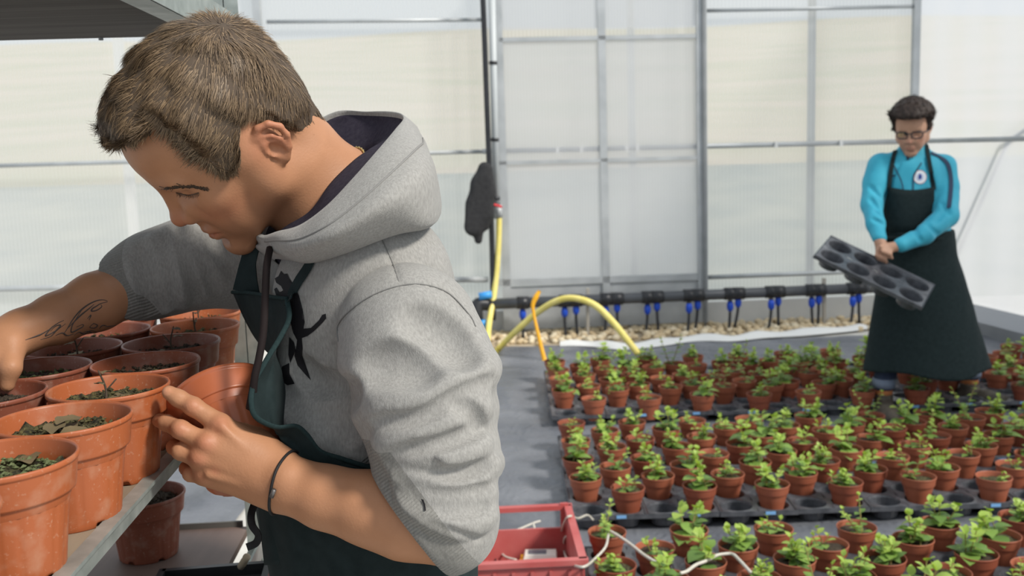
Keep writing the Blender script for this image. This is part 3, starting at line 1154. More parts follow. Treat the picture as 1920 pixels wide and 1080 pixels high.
# block: x of first column, y of the even and odd columns, number of pot rows, columns
BLOCKS = {'front': (0.285, 2.372, 2.232, 4, 14), 'middle': (0.262, 3.680, 3.553, 4, 18), 'back': (0.250, 5.085, 4.900, 4, 22)}
PITCH_X, PITCH_Y = 0.1365, 0.253
RIMZ = 0.036 + 0.110
rl = np.random.default_rng(21)
for blk, (x0, ye, yo, nrow, ncol) in BLOCKS.items():
    cells = {}
    for c in range(ncol):
        for j in range(nrow):
            cells[c, j] = np.array([x0 + PITCH_X * c, (ye if c % 2 == 0 else yo) + PITCH_Y * j])
    for px_ in SEEN[blk]:
        p = PZ(*px_, RIMZ)[:2]
        k = min(cells, key=lambda k: np.linalg.norm(cells[k] - p))
        if np.linalg.norm(cells[k] - p) < 0.075:
            cells[k] = cells[k] * 0.45 + p * 0.55
    # trays, two columns by two pot rows each
    nt_ = (ncol + 1) // 2
    for tj in range((nrow + 1) // 2):
        vis = []
        for tc_ in range(nt_):
            ct_ = np.array([x0 + PITCH_X * (2 * tc_ + 0.5), (ye + yo) / 2 + PITCH_Y * (2 * tj + 0.5)])
            q = proj(np.array([*ct_, TRAY_Z]))
            if q[0] < 2180 and q[1] < 1230:
                vis.append((tc_, ct_))
        for n, (tc_, ct_) in enumerate(vis):
            o = bpy.data.objects.new('pot_tray', TRAY_ME)
            o.location = (ct_[0], ct_[1] + rl.normal() * 0.006 + 0.012 * tc_ * (blk == 'back') * 0, 0.008)
            o.rotation_euler = (0, 0, rl.normal() * 0.008)
            COL.objects.link(o)
            where = ('front', 'rear')[tj] + ' line'
            tag(o, 'black plastic pot tray, %s from the left in the %s of the %s block' % (ORD[n], where, blk), 'tray', 'black pot trays on the ground cover')
            if rl.uniform() < 0.55:
                child('tray_label', bpy.data.meshes['tray_label'] if 'tray_label' in bpy.data.meshes else MB().box((0, 0, 0), (0.036, 0.0018, 0.012)).build('tray_label_src', M_TAGB).data, o, (0.04, -2 * 0.13 - 0.0085, TRAY_Z - 0.004))
                if 'tray_label' not in bpy.data.meshes:
                    src = bpy.data.objects['tray_label_src']
                    src.data.name = 'tray_label'
                    bpy.data.objects.remove(src)
    # seedlings
    rows_ = {}
    for (c, j), p in cells.items():
        q = proj(np.array([*p, RIMZ]))
        if q[0] > 2120 or q[1] > 1140:
            continue
        if blk == 'back' and q[1] > 690 and (abs(q[0] - 1658) < 34 or abs(q[0] - 1826) < 34):
            continue                                        # the second gardener stands here
        rows_.setdefault((2 * j + (1 if c % 2 == (0 if ye > yo else 1) else 0)), []).append((p, c, j, q))
    for ri_, rn_ in enumerate(sorted(rows_)):
        for n, (p, c, j, q) in enumerate(sorted(rows_[rn_], key=lambda t: t[0][0])):
            kind = KINDS[rl.choice(5, p=[0.36, 0.26, 0.12, 0.17, 0.09])]
            vi = int(rl.integers(0, 5))
            pot = empty('potted_seedling', (p[0], p[1], 0.036), rl.uniform(0, 6.28))
            tag(pot, '%s green seedling in terracotta pot, %s from left, %s row of the %s block' % (kind, ORD[n], ORD[ri_], blk), 'potted plant', 'potted seedlings in the %s tray block' % blk)
            child('pot', POT_ME[0 if rl.uniform() < 0.72 else 1], pot)
            child('soil', SOIL_ME[int(rl.integers(0, 3))], pot)
            off_ = (rl.normal() * 0.010, rl.normal() * 0.010, 0.092)
            sc_ = rl.uniform(0.95, 1.30)
            st = child('seedling', STEM_ME[kind, vi], pot, off_, 0.0, sc_)
            if blk == 'back':
                child('foliage', FOL_ME[kind, vi], st)
            else:
                for lp, R_, gi in VAR[kind][vi][1]:
                    o = bpy.data.objects.new('leaf', LEAF_ME[gi])
                    o.parent = st
                    o.matrix_local = Matrix.Translation(Vector(lp)) @ Matrix(R_.tolist()).to_4x4()
                    COL.objects.link(o)

# ------------------------------------------------------------------ red crate with its control box
M_RED = mat('red_crate_plastic', (0.43, 0.070, 0.066), 0.45, spec=0.4, var=(0.52, 0.150, 0.140), scale=7)
cr = empty('crate', (-0.097, 2.985, 0.014), 0.042)
tag(cr, 'open red plastic crate on the ground cover holding a small control box', 'crate')
CW, CD, CH = 0.54, 0.45, 0.190


def cpart(mb, name, m_=M_RED, parent=None):
    o = mb.build(name, m_, None)
    o.parent = parent or cr
    return o


cpart(MB().box((0, 0, 0.006), (CW, CD, 0.012)), 'crate_floor')
for k in range(14):
    cpart(MB().box((-CW / 2 + 0.03 + k * 0.0385, 0, 0.0145), (0.012, CD - 0.02, 0.006)), 'floor_rib')
for sx in (-1, 1):
    cpart(MB().box((sx * (CW / 2 - 0.005), 0, CH / 2), (0.010, CD, CH)), 'side_wall')
    for k in range(5):
        cpart(MB().box((sx * (CW / 2 + 0.003), -CD / 2 + 0.04 + k * 0.08, CH / 2), (0.010, 0.010, CH - 0.02)), 'side_rib')
cpart(MB().box((0, CD / 2 - 0.005, 0.060), (CW, 0.010, 0.120)), 'end_wall')
cpart(MB().box((0, -CD / 2 + 0.005, CH / 2 - 0.008), (CW, 0.010, CH - 0.016)), 'end_wall')
for k in range(9):
    cpart(MB().box((-CW / 2 + 0.06 + k * 0.055, -CD / 2 - 0.003, CH / 2 - 0.01), (0.010, 0.010, CH - 0.03)), 'end_rib')
rimb = MB()
rimb.box((0, CD / 2, CH), (CW + 0.03, 0.024, 0.016)).box((0, -CD / 2, CH), (CW + 0.03, 0.024, 0.016))
rimb.box((CW / 2, 0, CH), (0.024, CD, 0.016)).box((-CW / 2, 0, CH), (0.024, CD, 0.016))
cpart(rimb, 'rim')
for sx in (-1, 1):
    cpart(MB().box((sx * (CW / 2 - 0.012), CD / 2 - 0.005, 0.16), (0.026, 0.012, 0.09)), 'corner_post')
bx0 = PZ(1010, 1050, 0.05)
db = empty('control_box', (bx0[0], bx0[1], 0.026), -0.05)
tag(db, 'small white and black control box with orange caps inside the red crate', 'control box')


def dpart(mb, name, m_, smooth=False):
    o = mb.build(name, m_, None, smooth)
    o.parent = db
    return o


dpart(MB().box((0.008, 0, 0.018), (0.104, 0.060, 0.036)), 'body', M_BLACKP)
dpart(MB().add([(-0.050, -0.031, 0.036), (0.062, -0.031, 0.036), (0.062, 0.031, 0.036), (-0.050, 0.031, 0.036), (-0.044, -0.022, 0.050), (0.058, -0.022, 0.050), (0.058, 0.028, 0.050), (-0.044, 0.028, 0.050)],
               [(3, 2, 1, 0), (4, 5, 6, 7), (0, 1, 5, 4), (1, 2, 6, 5), (2, 3, 7, 6), (3, 0, 4, 7)]), 'cover', mat('ivory_plastic', (0.78, 0.76, 0.68), 0.4))
dpart(MB().box((-0.004, 0.003, 0.0512), (0.060, 0.030, 0.002)), 'screen', mat('grey_screen', (0.16, 0.19, 0.22), 0.2))
M_OR = mat('orange_cap', (0.90, 0.42, 0.02), 0.4)
dpart(MB().tube(np.array([(-0.044, -0.012, 0.022), (-0.062, -0.012, 0.022)]), 0.0125, 12), 'cap', M_OR, True)
dpart(MB().tube(np.array([(-0.044, 0.016, 0.026), (-0.060, 0.016, 0.026)]), 0.0110, 12), 'cap', M_OR, True)
M_TUBE = mat('clear_tubing', (0.50, 0.47, 0.40), 0.35, var=(0.60, 0.57, 0.50), scale=60)
tubes = [('thin pale tube curling inside the red crate to the control box', 0.05, [(1013, 977), (1000, 981), (974, 992), (951, 1000), (936, 1015), (938, 1030), (946, 1043), (968, 1050)]),
         ('thin pale tube looping over the far rim of the crate', 0.10, [(1000, 982), (1004, 996), (1009, 1011), (1030, 1013), (1049, 1006), (1056, 985), (1067, 968), (1084, 972), (1101, 966), (1112, 975)]),
         ('thin pale tube from the crate to the first front pot', 0.12, [(1065, 1004), (1058, 1011), (1058, 1034), (1067, 1054), (1082, 1062), (1097, 1062), (1114, 1049), (1135, 1026), (1141, 1002)]),
         ('thick pale tube running down across the first front pots', 0.165, [(1144, 996), (1161, 1006), (1184, 1022), (1208, 1041), (1236, 1058)]),
         ('pale tube bent over the empty pot at the bottom edge', 0.165, [(1275, 1075), (1288, 1071), (1305, 1059), (1323, 1052), (1342, 1042), (1356, 1039), (1373, 1039), (1386, 1050), (1408, 1074)])]
for i, (lb, z, pts) in enumerate(tubes):
    rad = 0.0052 if i >= 3 else 0.0042
    zz = [z] * len(pts)
    if i == 1:
        zz = [0.06, 0.05, 0.04, 0.04, 0.08, 0.16, 0.222, 0.14, 0.10, 0.07]
    if i == 2:
        zz = [0.12, 0.10, 0.05, 0.14, 0.205, 0.215, 0.17, 0.165, 0.16]
    tag(MB().tube(catmull([PZ(x, y, z_) for (x, y), z_ in zip(pts, zz)], 50), rad, 8).build('drip_tubing', M_TUBE, None, True), lb, 'tube', 'thin drip tubes around the crate')
for lb, pts, zz in [('thin black cable coiled in the crate beside the control box', [(986, 1036), (960, 1034), (934, 1040), (930, 1052), (945, 1056), (975, 1052)], 0.035), ('thin black cable along the front wall inside the crate', [(896, 1058), (915, 1060), (930, 1068), (960, 1066), (985, 1060)], 0.035)]:
    tag(MB().tube(catmull([PZ(x, y, zz) for x, y in pts], 40), 0.0024, 6).build('cable', M_BLACKP, None, True), lb, 'cable')

# ------------------------------------------------------------------ plant trolley
tw = empty('plant_trolley', (-0.62, 1.05, 0), GA)
tag(tw, 'galvanised steel plant trolley with wooden shelves', 'trolley')
TINV = Matrix.Translation(tw.location) @ Matrix.Rotation(GA, 4, 'Z')


def tpart(mb, name, m_, parent=None, smooth=False):
    o = mb.build(name, m_, None, smooth)
    o.parent = parent or tw
    if parent is None:
        o.matrix_parent_inverse = TINV.inverted()
    return o


FR = np.array([-0.4445, 1.655, 0])                        # far right corner on plan
LEN, WID = 1.66, 0.585
def T(u, v, z):
    """Trolley point: u metres towards the camera from the far right corner, v metres to the left."""
    return FR - GY * u - GX * v + UPZ * z


M_PLY = mat('film_faced_ply', (0.150, 0.104, 0.088), 0.55, var=(0.20, 0.145, 0.122), scale=22, stretch=(1, 0.15, 1), bump=0.15, bscale=140)
M_SHELFB = mat('worn_board', (0.30, 0.24, 0.17), 0.8, var=(0.20, 0.155, 0.11), scale=24, stretch=(1, 0.2, 1))
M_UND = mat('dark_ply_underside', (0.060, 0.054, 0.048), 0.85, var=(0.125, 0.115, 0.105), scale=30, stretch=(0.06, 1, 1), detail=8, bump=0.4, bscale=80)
M_STEEL = mat('galvanised_trolley', (0.26, 0.295, 0.275), 0.45, 0.5, var=(0.44, 0.48, 0.45), scale=30, stretch=(1, 1, 1), bump=0.08, bscale=200)
def quad_board(name, z, th_, m_, inset=0.004, u0=0.0, v0=0.0):
    c_ = [T(u0 + inset, v0 + inset, z), T(LEN - inset, v0 + inset, z), T(LEN - inset, WID - inset, z), T(u0 + inset, WID - inset, z)]
    m = MB().add([p for p in c_] + [p - UPZ * th_ for p in c_], [(0, 1, 2, 3), (7, 6, 5, 4), (0, 4, 5, 1), (1, 5, 6, 2), (2, 6, 7, 3), (3, 7, 4, 0)])
    return tpart(m, name, m_)


SH = 1.047
quad_board('shelf_board', SH, 0.012, M_SHELFB)
for (u0, v0, u1, v1) in [(0, 0, LEN, 0), (0, WID, LEN, WID), (0, 0, 0, WID), (LEN, 0, LEN, WID)]:
    e = MB()
    e.bar(T(u0, v0, SH - 0.008), T(u1, v1, SH - 0.008), 0.003, 0.020)
    e.bar(T(u0, v0, SH + 0.003), T(u1, v1, SH + 0.003), 0.016, 0.004)
    tpart(e, 'shelf_edge', M_STEEL)
TZ = 1.612
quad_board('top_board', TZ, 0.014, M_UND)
for (u0, v0, u1, v1) in [(0, -0.012, LEN, -0.012), (0, WID, LEN, WID)]:
    e = MB()
    e.bar(T(u0, v0, TZ - 0.006), T(u1, v1, TZ - 0.006), 0.003, 0.045)
    e.bar(T(u0, v0 + 0.017, TZ - 0.027), T(u1, v1 + 0.017, TZ - 0.027), 0.034, 0.003)
    tpart(e, 'top_edge', M_STEEL)
for v in (0.20, 0.42):
    tpart(MB().tube(np.array([T(0.01, v, TZ - 0.018), T(0.01, v, TZ - 0.010)]), 0.004, 8), 'rivet', M_ALUD, None, True)
LZ = 0.752
lb = MB()
c_ = [T(-0.045, 0.035, LZ), T(LEN, 0.035, LZ), T(LEN, WID, LZ), T(-0.045, WID, LZ)]
lb.add([p for p in c_] + [p - UPZ * 0.012 for p in c_], [(0, 1, 2, 3), (7, 6, 5, 4), (0, 4, 5, 1), (1, 5, 6, 2), (2, 6, 7, 3), (3, 7, 4, 0)])
tpart(lb, 'lower_board', M_PLY)
tpart(MB().bar(T(-0.047, 0.045, LZ + 0.003), T(-0.047, WID, LZ + 0.003), 0.005, 0.014), 'lower_lip', mat('grey_lip', (0.12, 0.115, 0.105), 0.6))
e = MB()
e.bar(T(-0.02, 0.0, LZ - 0.012), T(LEN, 0.0, LZ - 0.012), 0.004, 0.032)
e.bar(T(-0.02, 0.014, LZ - 0.026), T(LEN, 0.014, LZ - 0.026), 0.026, 0.003)
tpart(e, 'lower_edge', M_STEEL)
for u, v in ((-0.030, 0.012), (-0.030, WID - 0.012), (LEN + 0.03, 0.012), (LEN + 0.03, WID - 0.012)):
    e = MB()
    for dv in (-0.012, 0.012):
        e.bar(T(u, v + dv, 0.10), T(u, v + dv, 1.95), 0.003, 0.022, GX)
    e.bar(T(u - 0.009, v, 0.10), T(u - 0.009, v, 1.95), 0.024, 0.003, GY)
    tpart(e, 'upright', M_STEEL)
for v in (0.04, WID - 0.04):
    for u in (0.04, LEN - 0.04):
        w_ = MB().tube(np.array([T(u, v - 0.012, 0.05), T(u, v + 0.012, 0.05)]), 0.05, 18)
        w_.bar(T(u, v, 0.05), T(u, v, 0.13), 0.03)
        tpart(w_, 'wheel', M_BLACKP, None, False)
e = MB()
for (u0, v0, u1, v1) in [(0, 0, LEN, 0), (0, WID, LEN, WID), (0, 0, 0, WID), (LEN, 0, LEN, WID)]:
    e.bar(T(u0, v0, 0.14), T(u1, v1, 0.14), 0.03, 0.04)
tpart(e, 'base_frame', M_STEEL)

# pots on the trolley
RZ = SH + 0.105
PM = {'a': pot_mesh('pot', 0.0655, 0.105, 120, True, 0.70, M_POTA), 'b': pot_mesh('pot', 0.0655, 0.105, 120, True, 0.70, M_POTB), 'c': pot_mesh('pot', 0.0655, 0.105, 120, True, 0.70, M_POTC)}
SM = [soil_mesh('soil', 0.0585, 0.086, 60 + k, M_MOSS if k % 2 else M_SOIL, 0.0032, 16, 64) for k in range(6)]
M_DEAD = mat('dead_leaf', (0.11, 0.080, 0.040), 0.8, var=(0.19, 0.145, 0.075), scale=120)
M_TWIG = mat('dry_twig', (0.070, 0.050, 0.032), 0.8)
M_LICH = mat('green_sprig', (0.10, 0.12, 0.045), 0.7)
rs_ = np.random.default_rng(31)


def shelf_pot(p, kind, label, z0, soil=0, twig=False, dead=0, crumbs=160, tilt=None):
    o = empty('plant_pot', (p[0], p[1], z0), rs_.uniform(0, 6.28))
    tag(o, label, 'plant pot', 'pots on the plant trolley')
    child('pot', PM[kind], o)
    s = child('soil', SM[soil], o)
    cm = MB()
    for _ in range(crumbs):
        a, r_ = rs_.uniform(0, 6.28), 0.055 * math.sqrt(rs_.uniform())
        b = rs_.uniform(0.0010, 0.0030)
        c_ = np.array([r_ * math.cos(a), r_ * math.sin(a), 0.0875 + rs_.uniform(0, 0.003)])
        R_ = rotz(rs_.uniform(0, 6))
        cm.add(c_ + (np.array([(1, 0, 0), (-1, 0, 0), (0, 1, 0), (0, -1, 0), (0, 0, 1), (0, 0, -1)]) * np.array([1.6, 0.8, 0.9]) * b) @ R_.T,
               [(0, 2, 4), (2, 1, 4), (1, 3, 4), (3, 0, 4), (2, 0, 5), (1, 2, 5), (3, 1, 5), (0, 3, 5)])
    cc = cm.build('soil_crumbs', (M_SOIL, M_MOSS, M_LICH)[int(rs_.integers(0, 3))], s)
    cc['kind'] = 'stuff'
    if twig:
        b = np.array([rs_.normal() * 0.012, rs_.normal() * 0.012, 0.085])
        t_ = MB().tube(catmull([b, b + np.array([0.004, 0.002, 0.020]), b + np.array([-0.002, 0.004, 0.042])], 8), [0.0016, 0.0015, 0.0014, 0.0013, 0.0012, 0.0011, 0.001, 0.0008], 6)
        t_.tube(catmull([b + np.array([0.004, 0.002, 0.018]), b + np.array([0.014, -0.004, 0.030])], 5), 0.0009, 5)
        tg = t_.build('twig', M_TWIG, o, True)
        for q in range(2):
            lf = child('dry_leaf', LEAF_ME[int(rs_.integers(0, 3)) * 3 + 2], tg)
            lf.matrix_local = Matrix.Translation(Vector(b + np.array([0, 0, 0.026 + 0.012 * q]))) @ Matrix.Rotation(rs_.uniform(0, 6.28), 4, 'Z') @ Matrix.Scale(0.017, 4)
            lf.data = dead_leaf_me
    for q in range(dead):
        a, r_ = rs_.uniform(0, 6.28), rs_.uniform(0.005, 0.035)
        lf = child('dead_leaf', dead_leaf_me, o)
        lf.matrix_local = Matrix.Translation(Vector((r_ * math.cos(a), r_ * math.sin(a), 0.090 + 0.003 * q))) @ Matrix.Rotation(rs_.uniform(0, 6.28), 4, 'Z') @ Matrix.Rotation(rs_.uniform(-0.2, 0.3), 4, 'X') @ Matrix.Scale(rs_.uniform(0.022, 0.034), 4)
    return o


v, f = leaf_geo(0.30, 0.25, 1.3)
v[:, 2] += 0.05 * np.sin(v[:, 0] * 9)
dead_leaf_me = bpy.data.meshes.new('dead_leaf')
dead_leaf_me.from_pydata(v.tolist(), [], f)
dead_leaf_me.polygons.foreach_set('use_smooth', np.ones(len(dead_leaf_me.polygons), bool))
dead_leaf_me.materials.append(M_DEAD)
SHELF = [((-62, 905), 'a', 'orange pot at the bottom left corner, cut by the frame edge', 1, False, 0),
         ((13, 848), 'a', 'orange pot of mossy soil with yellow specks, nearest whole pot on the shelf edge', 1, False, 1),
         ((128, 781), 'a', 'lime-streaked orange pot with curled dead leaves on its soil', 3, False, 4),
         ((202, 728), 'a', 'orange pot touched by the fingertip, small twig and dead leaf in it', 5, True, 2),
         ((258, 691), 'c', 'brown pot behind the fingertip on the shelf edge, bare mossy soil', 1, False, 0),
         ((303, 648), 'b', 'dark brown pot with a dry sprig, below the far orange pots', 0, True, 1),
         ((368, 612), 'a', 'tall orange pot at the far shelf corner beside the apron', 3, True, 0),
         ((377, 586), 'a', 'furthest orange pot, half hidden behind its neighbour under the sleeve', 0, True, 0),
         ((-75, 778), 'c', 'pot behind the nearest ones, only its right rim in the picture', 0, False, 0),
         ((0, 735), 'b', 'reddish brown pot below the hand, second row from the edge', 0, True, 0),
         ((76, 690), 'b', 'brown pot with dark soil just right of the hand', 2, False, 0),
         ((136, 651), 'b', 'dark brown pot with a thin bare twig under the forearm', 0, True, 1),
         ((214, 618), 'b', 'dark pot partly hidden under the tattooed forearm', 2, False, 0),
         ((262, 594), 'b', 'dark pot under the sleeve cuff behind the row', 0, False, 0),
         ((-60, 652), 'b', 'pot in the third row beyond the hand, mostly out of frame', 0, False, 0),
         ((52, 655), 'b', 'dark pot behind the wrist, mostly hidden by other pots', 0, False, 0)]
SP = [PZ(*s_[0], RZ) for s_ in SHELF]
for i, xy in enumerate([(-0.448, 0.695), (-0.447, 0.830), (-0.449, 0.962), (-0.456, 1.094), (-0.462, 1.226), (-0.474, 1.358), (-0.482, 1.490), (-0.515, 1.622)]):
    SP[i][:2] = xy
for _ in range(60):
    for i in range(len(SP)):
        for j in range(i + 1, len(SP)):
            dv_ = SP[j][:2] - SP[i][:2]
            dl = np.linalg.norm(dv_)
            if dl < 0.1325:
                wi = 1e-6 if i < 8 else 0.5
                wj = 1e-6 if j < 8 else 0.5
                mv = dv_ / (dl + 1e-6) * (0.1325 - dl)
                SP[i][:2] -= mv * wi / (wi + wj)
                SP[j][:2] += mv * wj / (wi + wj)
for p, (px_, kind, label, soil, twig, dead) in zip(SP, SHELF):
    shelf_pot(p, kind, label, SH, soil, twig, dead, 220 if px_[1] > 680 else 120)
p = PZ(268, 1040, LZ)
shelf_pot(PZ(270, 925, LZ + 0.105), 'b', 'brown pot of dark soil standing alone on the lower shelf', LZ, 0, False, 0, 200)
# black tray with a wooden peg on the lower shelf
bt = empty('seed_tray', PZ(392, 1128, LZ))
tag(bt, 'black tray with rounded rim lying on the lower shelf', 'tray')
m = MB()
for (x, y, w, h) in ((0, 0.07, 0.16, 0.010), (0, -0.07, 0.16, 0.010), (0.08, 0, 0.010, 0.15), (-0.08, 0, 0.010, 0.15)):
    m.box((x, y, 0.014), (w, h, 0.024))
rm = m.build('rim', M_BLACKP, bt)
MB().box((0, 0, 0.005), (0.16, 0.14, 0.008)).build('base', M_GREYP, bt)
bt.rotation_euler = (0, 0, 0.12)
pg0 = PZ(452, 1062, LZ + 0.03)
pg1 = PZ(463, 1044, LZ + 0.055)
pg = MB().tube(np.array([pg0, pg0 * 0.5 + pg1 * 0.5, pg0 * 0.3 + pg1 * 0.7, pg1 * 0.98 + pg0 * 0.02, pg1]), [0.0058, 0.0060, 0.0054, 0.0060, 0.0035], 12)
tag(pg.build('wooden_peg', mat('pale_wood', (0.52, 0.42, 0.29), 0.7), None, True), 'short pale wooden peg leaning on the black tray rim', 'peg')

# the empty pot held against the apron
hpz = empty('plant_pot', P(413, 750, 1.170))
tag(hpz, 'empty orange pot held tilted between the hand and the apron', 'plant pot')
axz = unit(_u0 * 0.70 - _rt * 0.43 + _fw * 0.57)
Rz = Vector(axz).to_track_quat('Z', 'Y').to_matrix().to_4x4()
hp_ = child('pot', PM['a'].copy(), hpz)
hp_.data.materials[0] = mat('shiny_orange_pot', (0.36, 0.098, 0.040), 0.36, spec=0.5, var=(0.42, 0.125, 0.055), scale=14)
hp_.matrix_local = Rz @ Matrix.Translation((0, 0, -0.105))
# ------------------------------------------------------------------ heads
def make_head(long_face=0.0, lids=True):
    """Head in its own frame: x forward, y to its left, z up, origin between the ears."""
    s = Sdf()
    s.ball((0.000, 0, 0.045), (0.092, 0.076, 0.083), 0.02)                 # skull
    s.ball((-0.050, 0, 0.012), (0.040, 0.058, 0.048), 0.03)                 # back of the head
    s.cone((-0.042, 0, -0.01), (-0.048, 0, -0.06), 0.042, 0.042, 0.03)      # nape
    s.ball((0.028, 0, 0.012), (0.068, 0.068, 0.085), 0.03)                  # face block
    s.ball((0.055, 0, 0.055), (0.042, 0.054, 0.04), 0.03)                   # forehead
    for e in (1, -1):
        s.cone((0.004, e * 0.055, -0.045), (0.076, e * 0.016, -0.094), 0.018, 0.014, 0.03)   # jaw line
        s.cone((0.004, e * 0.060, 0.0), (0.004, e * 0.055, -0.045), 0.018, 0.018, 0.025)      # jaw branch
        s.ball((0.058, e * 0.045, -0.016), (0.022, 0.018, 0.018), 0.022)    # cheekbone
        s.ball((0.058, e * 0.034, -0.048), (0.026, 0.02, 0.03), 0.02)       # cheek
    s.ball((0.060, 0, -0.062), (0.034, 0.032, 0.036), 0.02)                 # muzzle
    s.ball((0.078, 0, -0.099), (0.017, 0.019, 0.015), 0.018)                # chin
    for e in (1, -1):
        s.ball((0.097, e * 0.031, 0.010), (0.018, 0.018, 0.013), 0.016, 's')     # eye socket
        s.cone((0.083, e * 0.045, 0.029), (0.089, e * 0.012, 0.027), 0.009, 0.009, 0.014)   # brow
        s.ball((0.0735, e * 0.031, 0.010), 0.0135, 0.004)                   # eyelid over the eyeball
        s.cone((0.086, e * 0.040, 0.0045), (0.0868, e * 0.024, 0.0035), 0.0014, 0.0014, 0.002)  # lash line
    for e in (1, -1):
        s.ball((0.080, e * 0.021, -0.030), 0.0125, 0.014)                   # beside the nose
    s.cone((0.091, 0, 0.022), (0.106, 0, -0.022), 0.0085, 0.0085, 0.010)    # nose ridge
    s.ball((0.1085, 0, -0.027), 0.0105, 0.008)                              # nose tip
    for e in (1, -1):
        s.ball((0.096, e * 0.0135, -0.0295), (0.0125, 0.0085, 0.0090), 0.007)
        s.ball((0.088, e * 0.020, -0.018), 0.010, 0.014)
    s.cone((0.0955, -0.002, -0.040), (0.093, 0, -0.052), 0.006, 0.007, 0.008)
    for e in (1, -1):
        s.path([(0.0965, 0, -0.0585), (0.0945, e * 0.011, -0.058), (0.0845, e * 0.0235, -0.0635)], [0.0052, 0.0048, 0.002], 0.004)
        s.path([(0.0945, 0, -0.0705), (0.0925, e * 0.010, -0.0700), (0.0845, e * 0.0225, -0.0650)], [0.0062, 0.0055, 0.002], 0.004)
        s.path([(0.1005, 0, -0.0640), (0.0975, e * 0.011, -0.0640), (0.0875, e * 0.0245, -0.0650)], 0.0011, 0.002, 's')
    s.ball((0.092, 0, -0.083), (0.007, 0.014, 0.004), 0.010, 's')
    for e in (1, -1):                                                       # ears, about their own centre
        ear = Sdf()
        hx = [(0.012, -0.002, 0.002), (0.016, 0.000, 0.012), (0.011, 0.003, 0.024), (-0.002, 0.008, 0.032), (-0.016, 0.013, 0.029),
              (-0.025, 0.015, 0.016), (-0.025, 0.014, 0.000), (-0.017, 0.010, -0.016), (-0.005, 0.004, -0.028)]
        ear.path([(x, e * y, z) for x, y, z in hx], [0.003, 0.0042, 0.0048, 0.0048, 0.0048, 0.0046, 0.0043, 0.0045, 0.006], 0.003)
        ear.ball((0.002, e * 0.001, -0.028), (0.009, 0.0048, 0.009), 0.006)
        c_, s_ = math.cos(0.34), e * math.sin(0.34)
        ear.ball((-0.005, e * 0.003, 0.002), (0.0185, 0.0062, 0.028), 0.006, R=np.array([[c_, s_, 0], [-s_, c_, 0], [0, 0, 1]]).T)
        ear.cone((0.004, -e * 0.012, 0.002), (-0.004, e * 0.002, 0.0), 0.018, 0.012, 0.006)
        ear.ball((0.001, e * 0.0125, -0.005), (0.0085, 0.0080, 0.0115), 0.004, 's')
        ear.ball((-0.005, e * 0.0155, 0.015), (0.008, 0.0045, 0.007), 0.004, 's')
        ear.path([(-0.014, e * 0.0115, -0.014), (-0.015, e * 0.013, 0.002), (-0.009, e * 0.0115, 0.013), (0.002, e * 0.007, 0.020)], 0.0032, 0.003)
        ear.ball((0.013, -e * 0.0005, -0.004), (0.0045, 0.0045, 0.007), 0.004)
        s.group(ear, np.eye(3), (-0.018, e * 0.074, -0.002), 0.05, 0.003, scale=0.82)
    return s


HLX = np.array([-0.13, -0.060, -0.050, -0.040, -0.030, -0.010, 0.006, 0.018, 0.030, 0.041, 0.043, 0.046, 0.049, 0.052, 0.060, 0.075, 0.088, 0.11])
HLZ = np.array([-0.066, -0.052, -0.024, 0.008, 0.030, 0.032, 0.018, -0.002, -0.008, -0.004, 0.010, 0.030, 0.055, 0.080, 0.084, 0.084, 0.083, 0.085])


def hair_depth(q, top, side, fringe, seed=3):
    """Thickness of the hair over the head surface at head-frame points q; negative where there is none."""
    zmin = np.interp(q[..., 0], HLX, HLZ) + 0.004 * noise3(q, 160, seed)
    zmin = zmin + 0.030 * np.exp(-((q[..., 0] - 0.044) / 0.010) ** 2) * smooth01((np.abs(q[..., 1]) - 0.045) / 0.015) * smooth01((q[..., 2] - 0.05) / 0.02)
    m = smooth01((q[..., 2] - zmin) / 0.016)
    up = smooth01((q[..., 2] - 0.03) / 0.07)
    fr = smooth01((q[..., 0] - 0.03) / 0.05) * smooth01((q[..., 2] - 0.075) / 0.03)
    t = side + (top - side) * up + fringe * fr - 0.5 * side * smooth01((0.0 - q[..., 2]) / 0.03)
    return t * m - 0.006 * (1 - m)


def hair_sdf(head, top, side, fringe, lump=0.0025, f=130):
    s = Sdf()
    solid = Sdf()
    solid.items = [it for it in head.items[:16]]

    def fn(q):
        d = solid.ev(q)
        return (d - hair_depth(q, top, side, fringe) - lump * noise3(q * np.array([1, 1, 0.6]), f, 5)) * 0.8
    s.add(fn, (0, 0, 0.03), 0.17, 0.0)
    return s


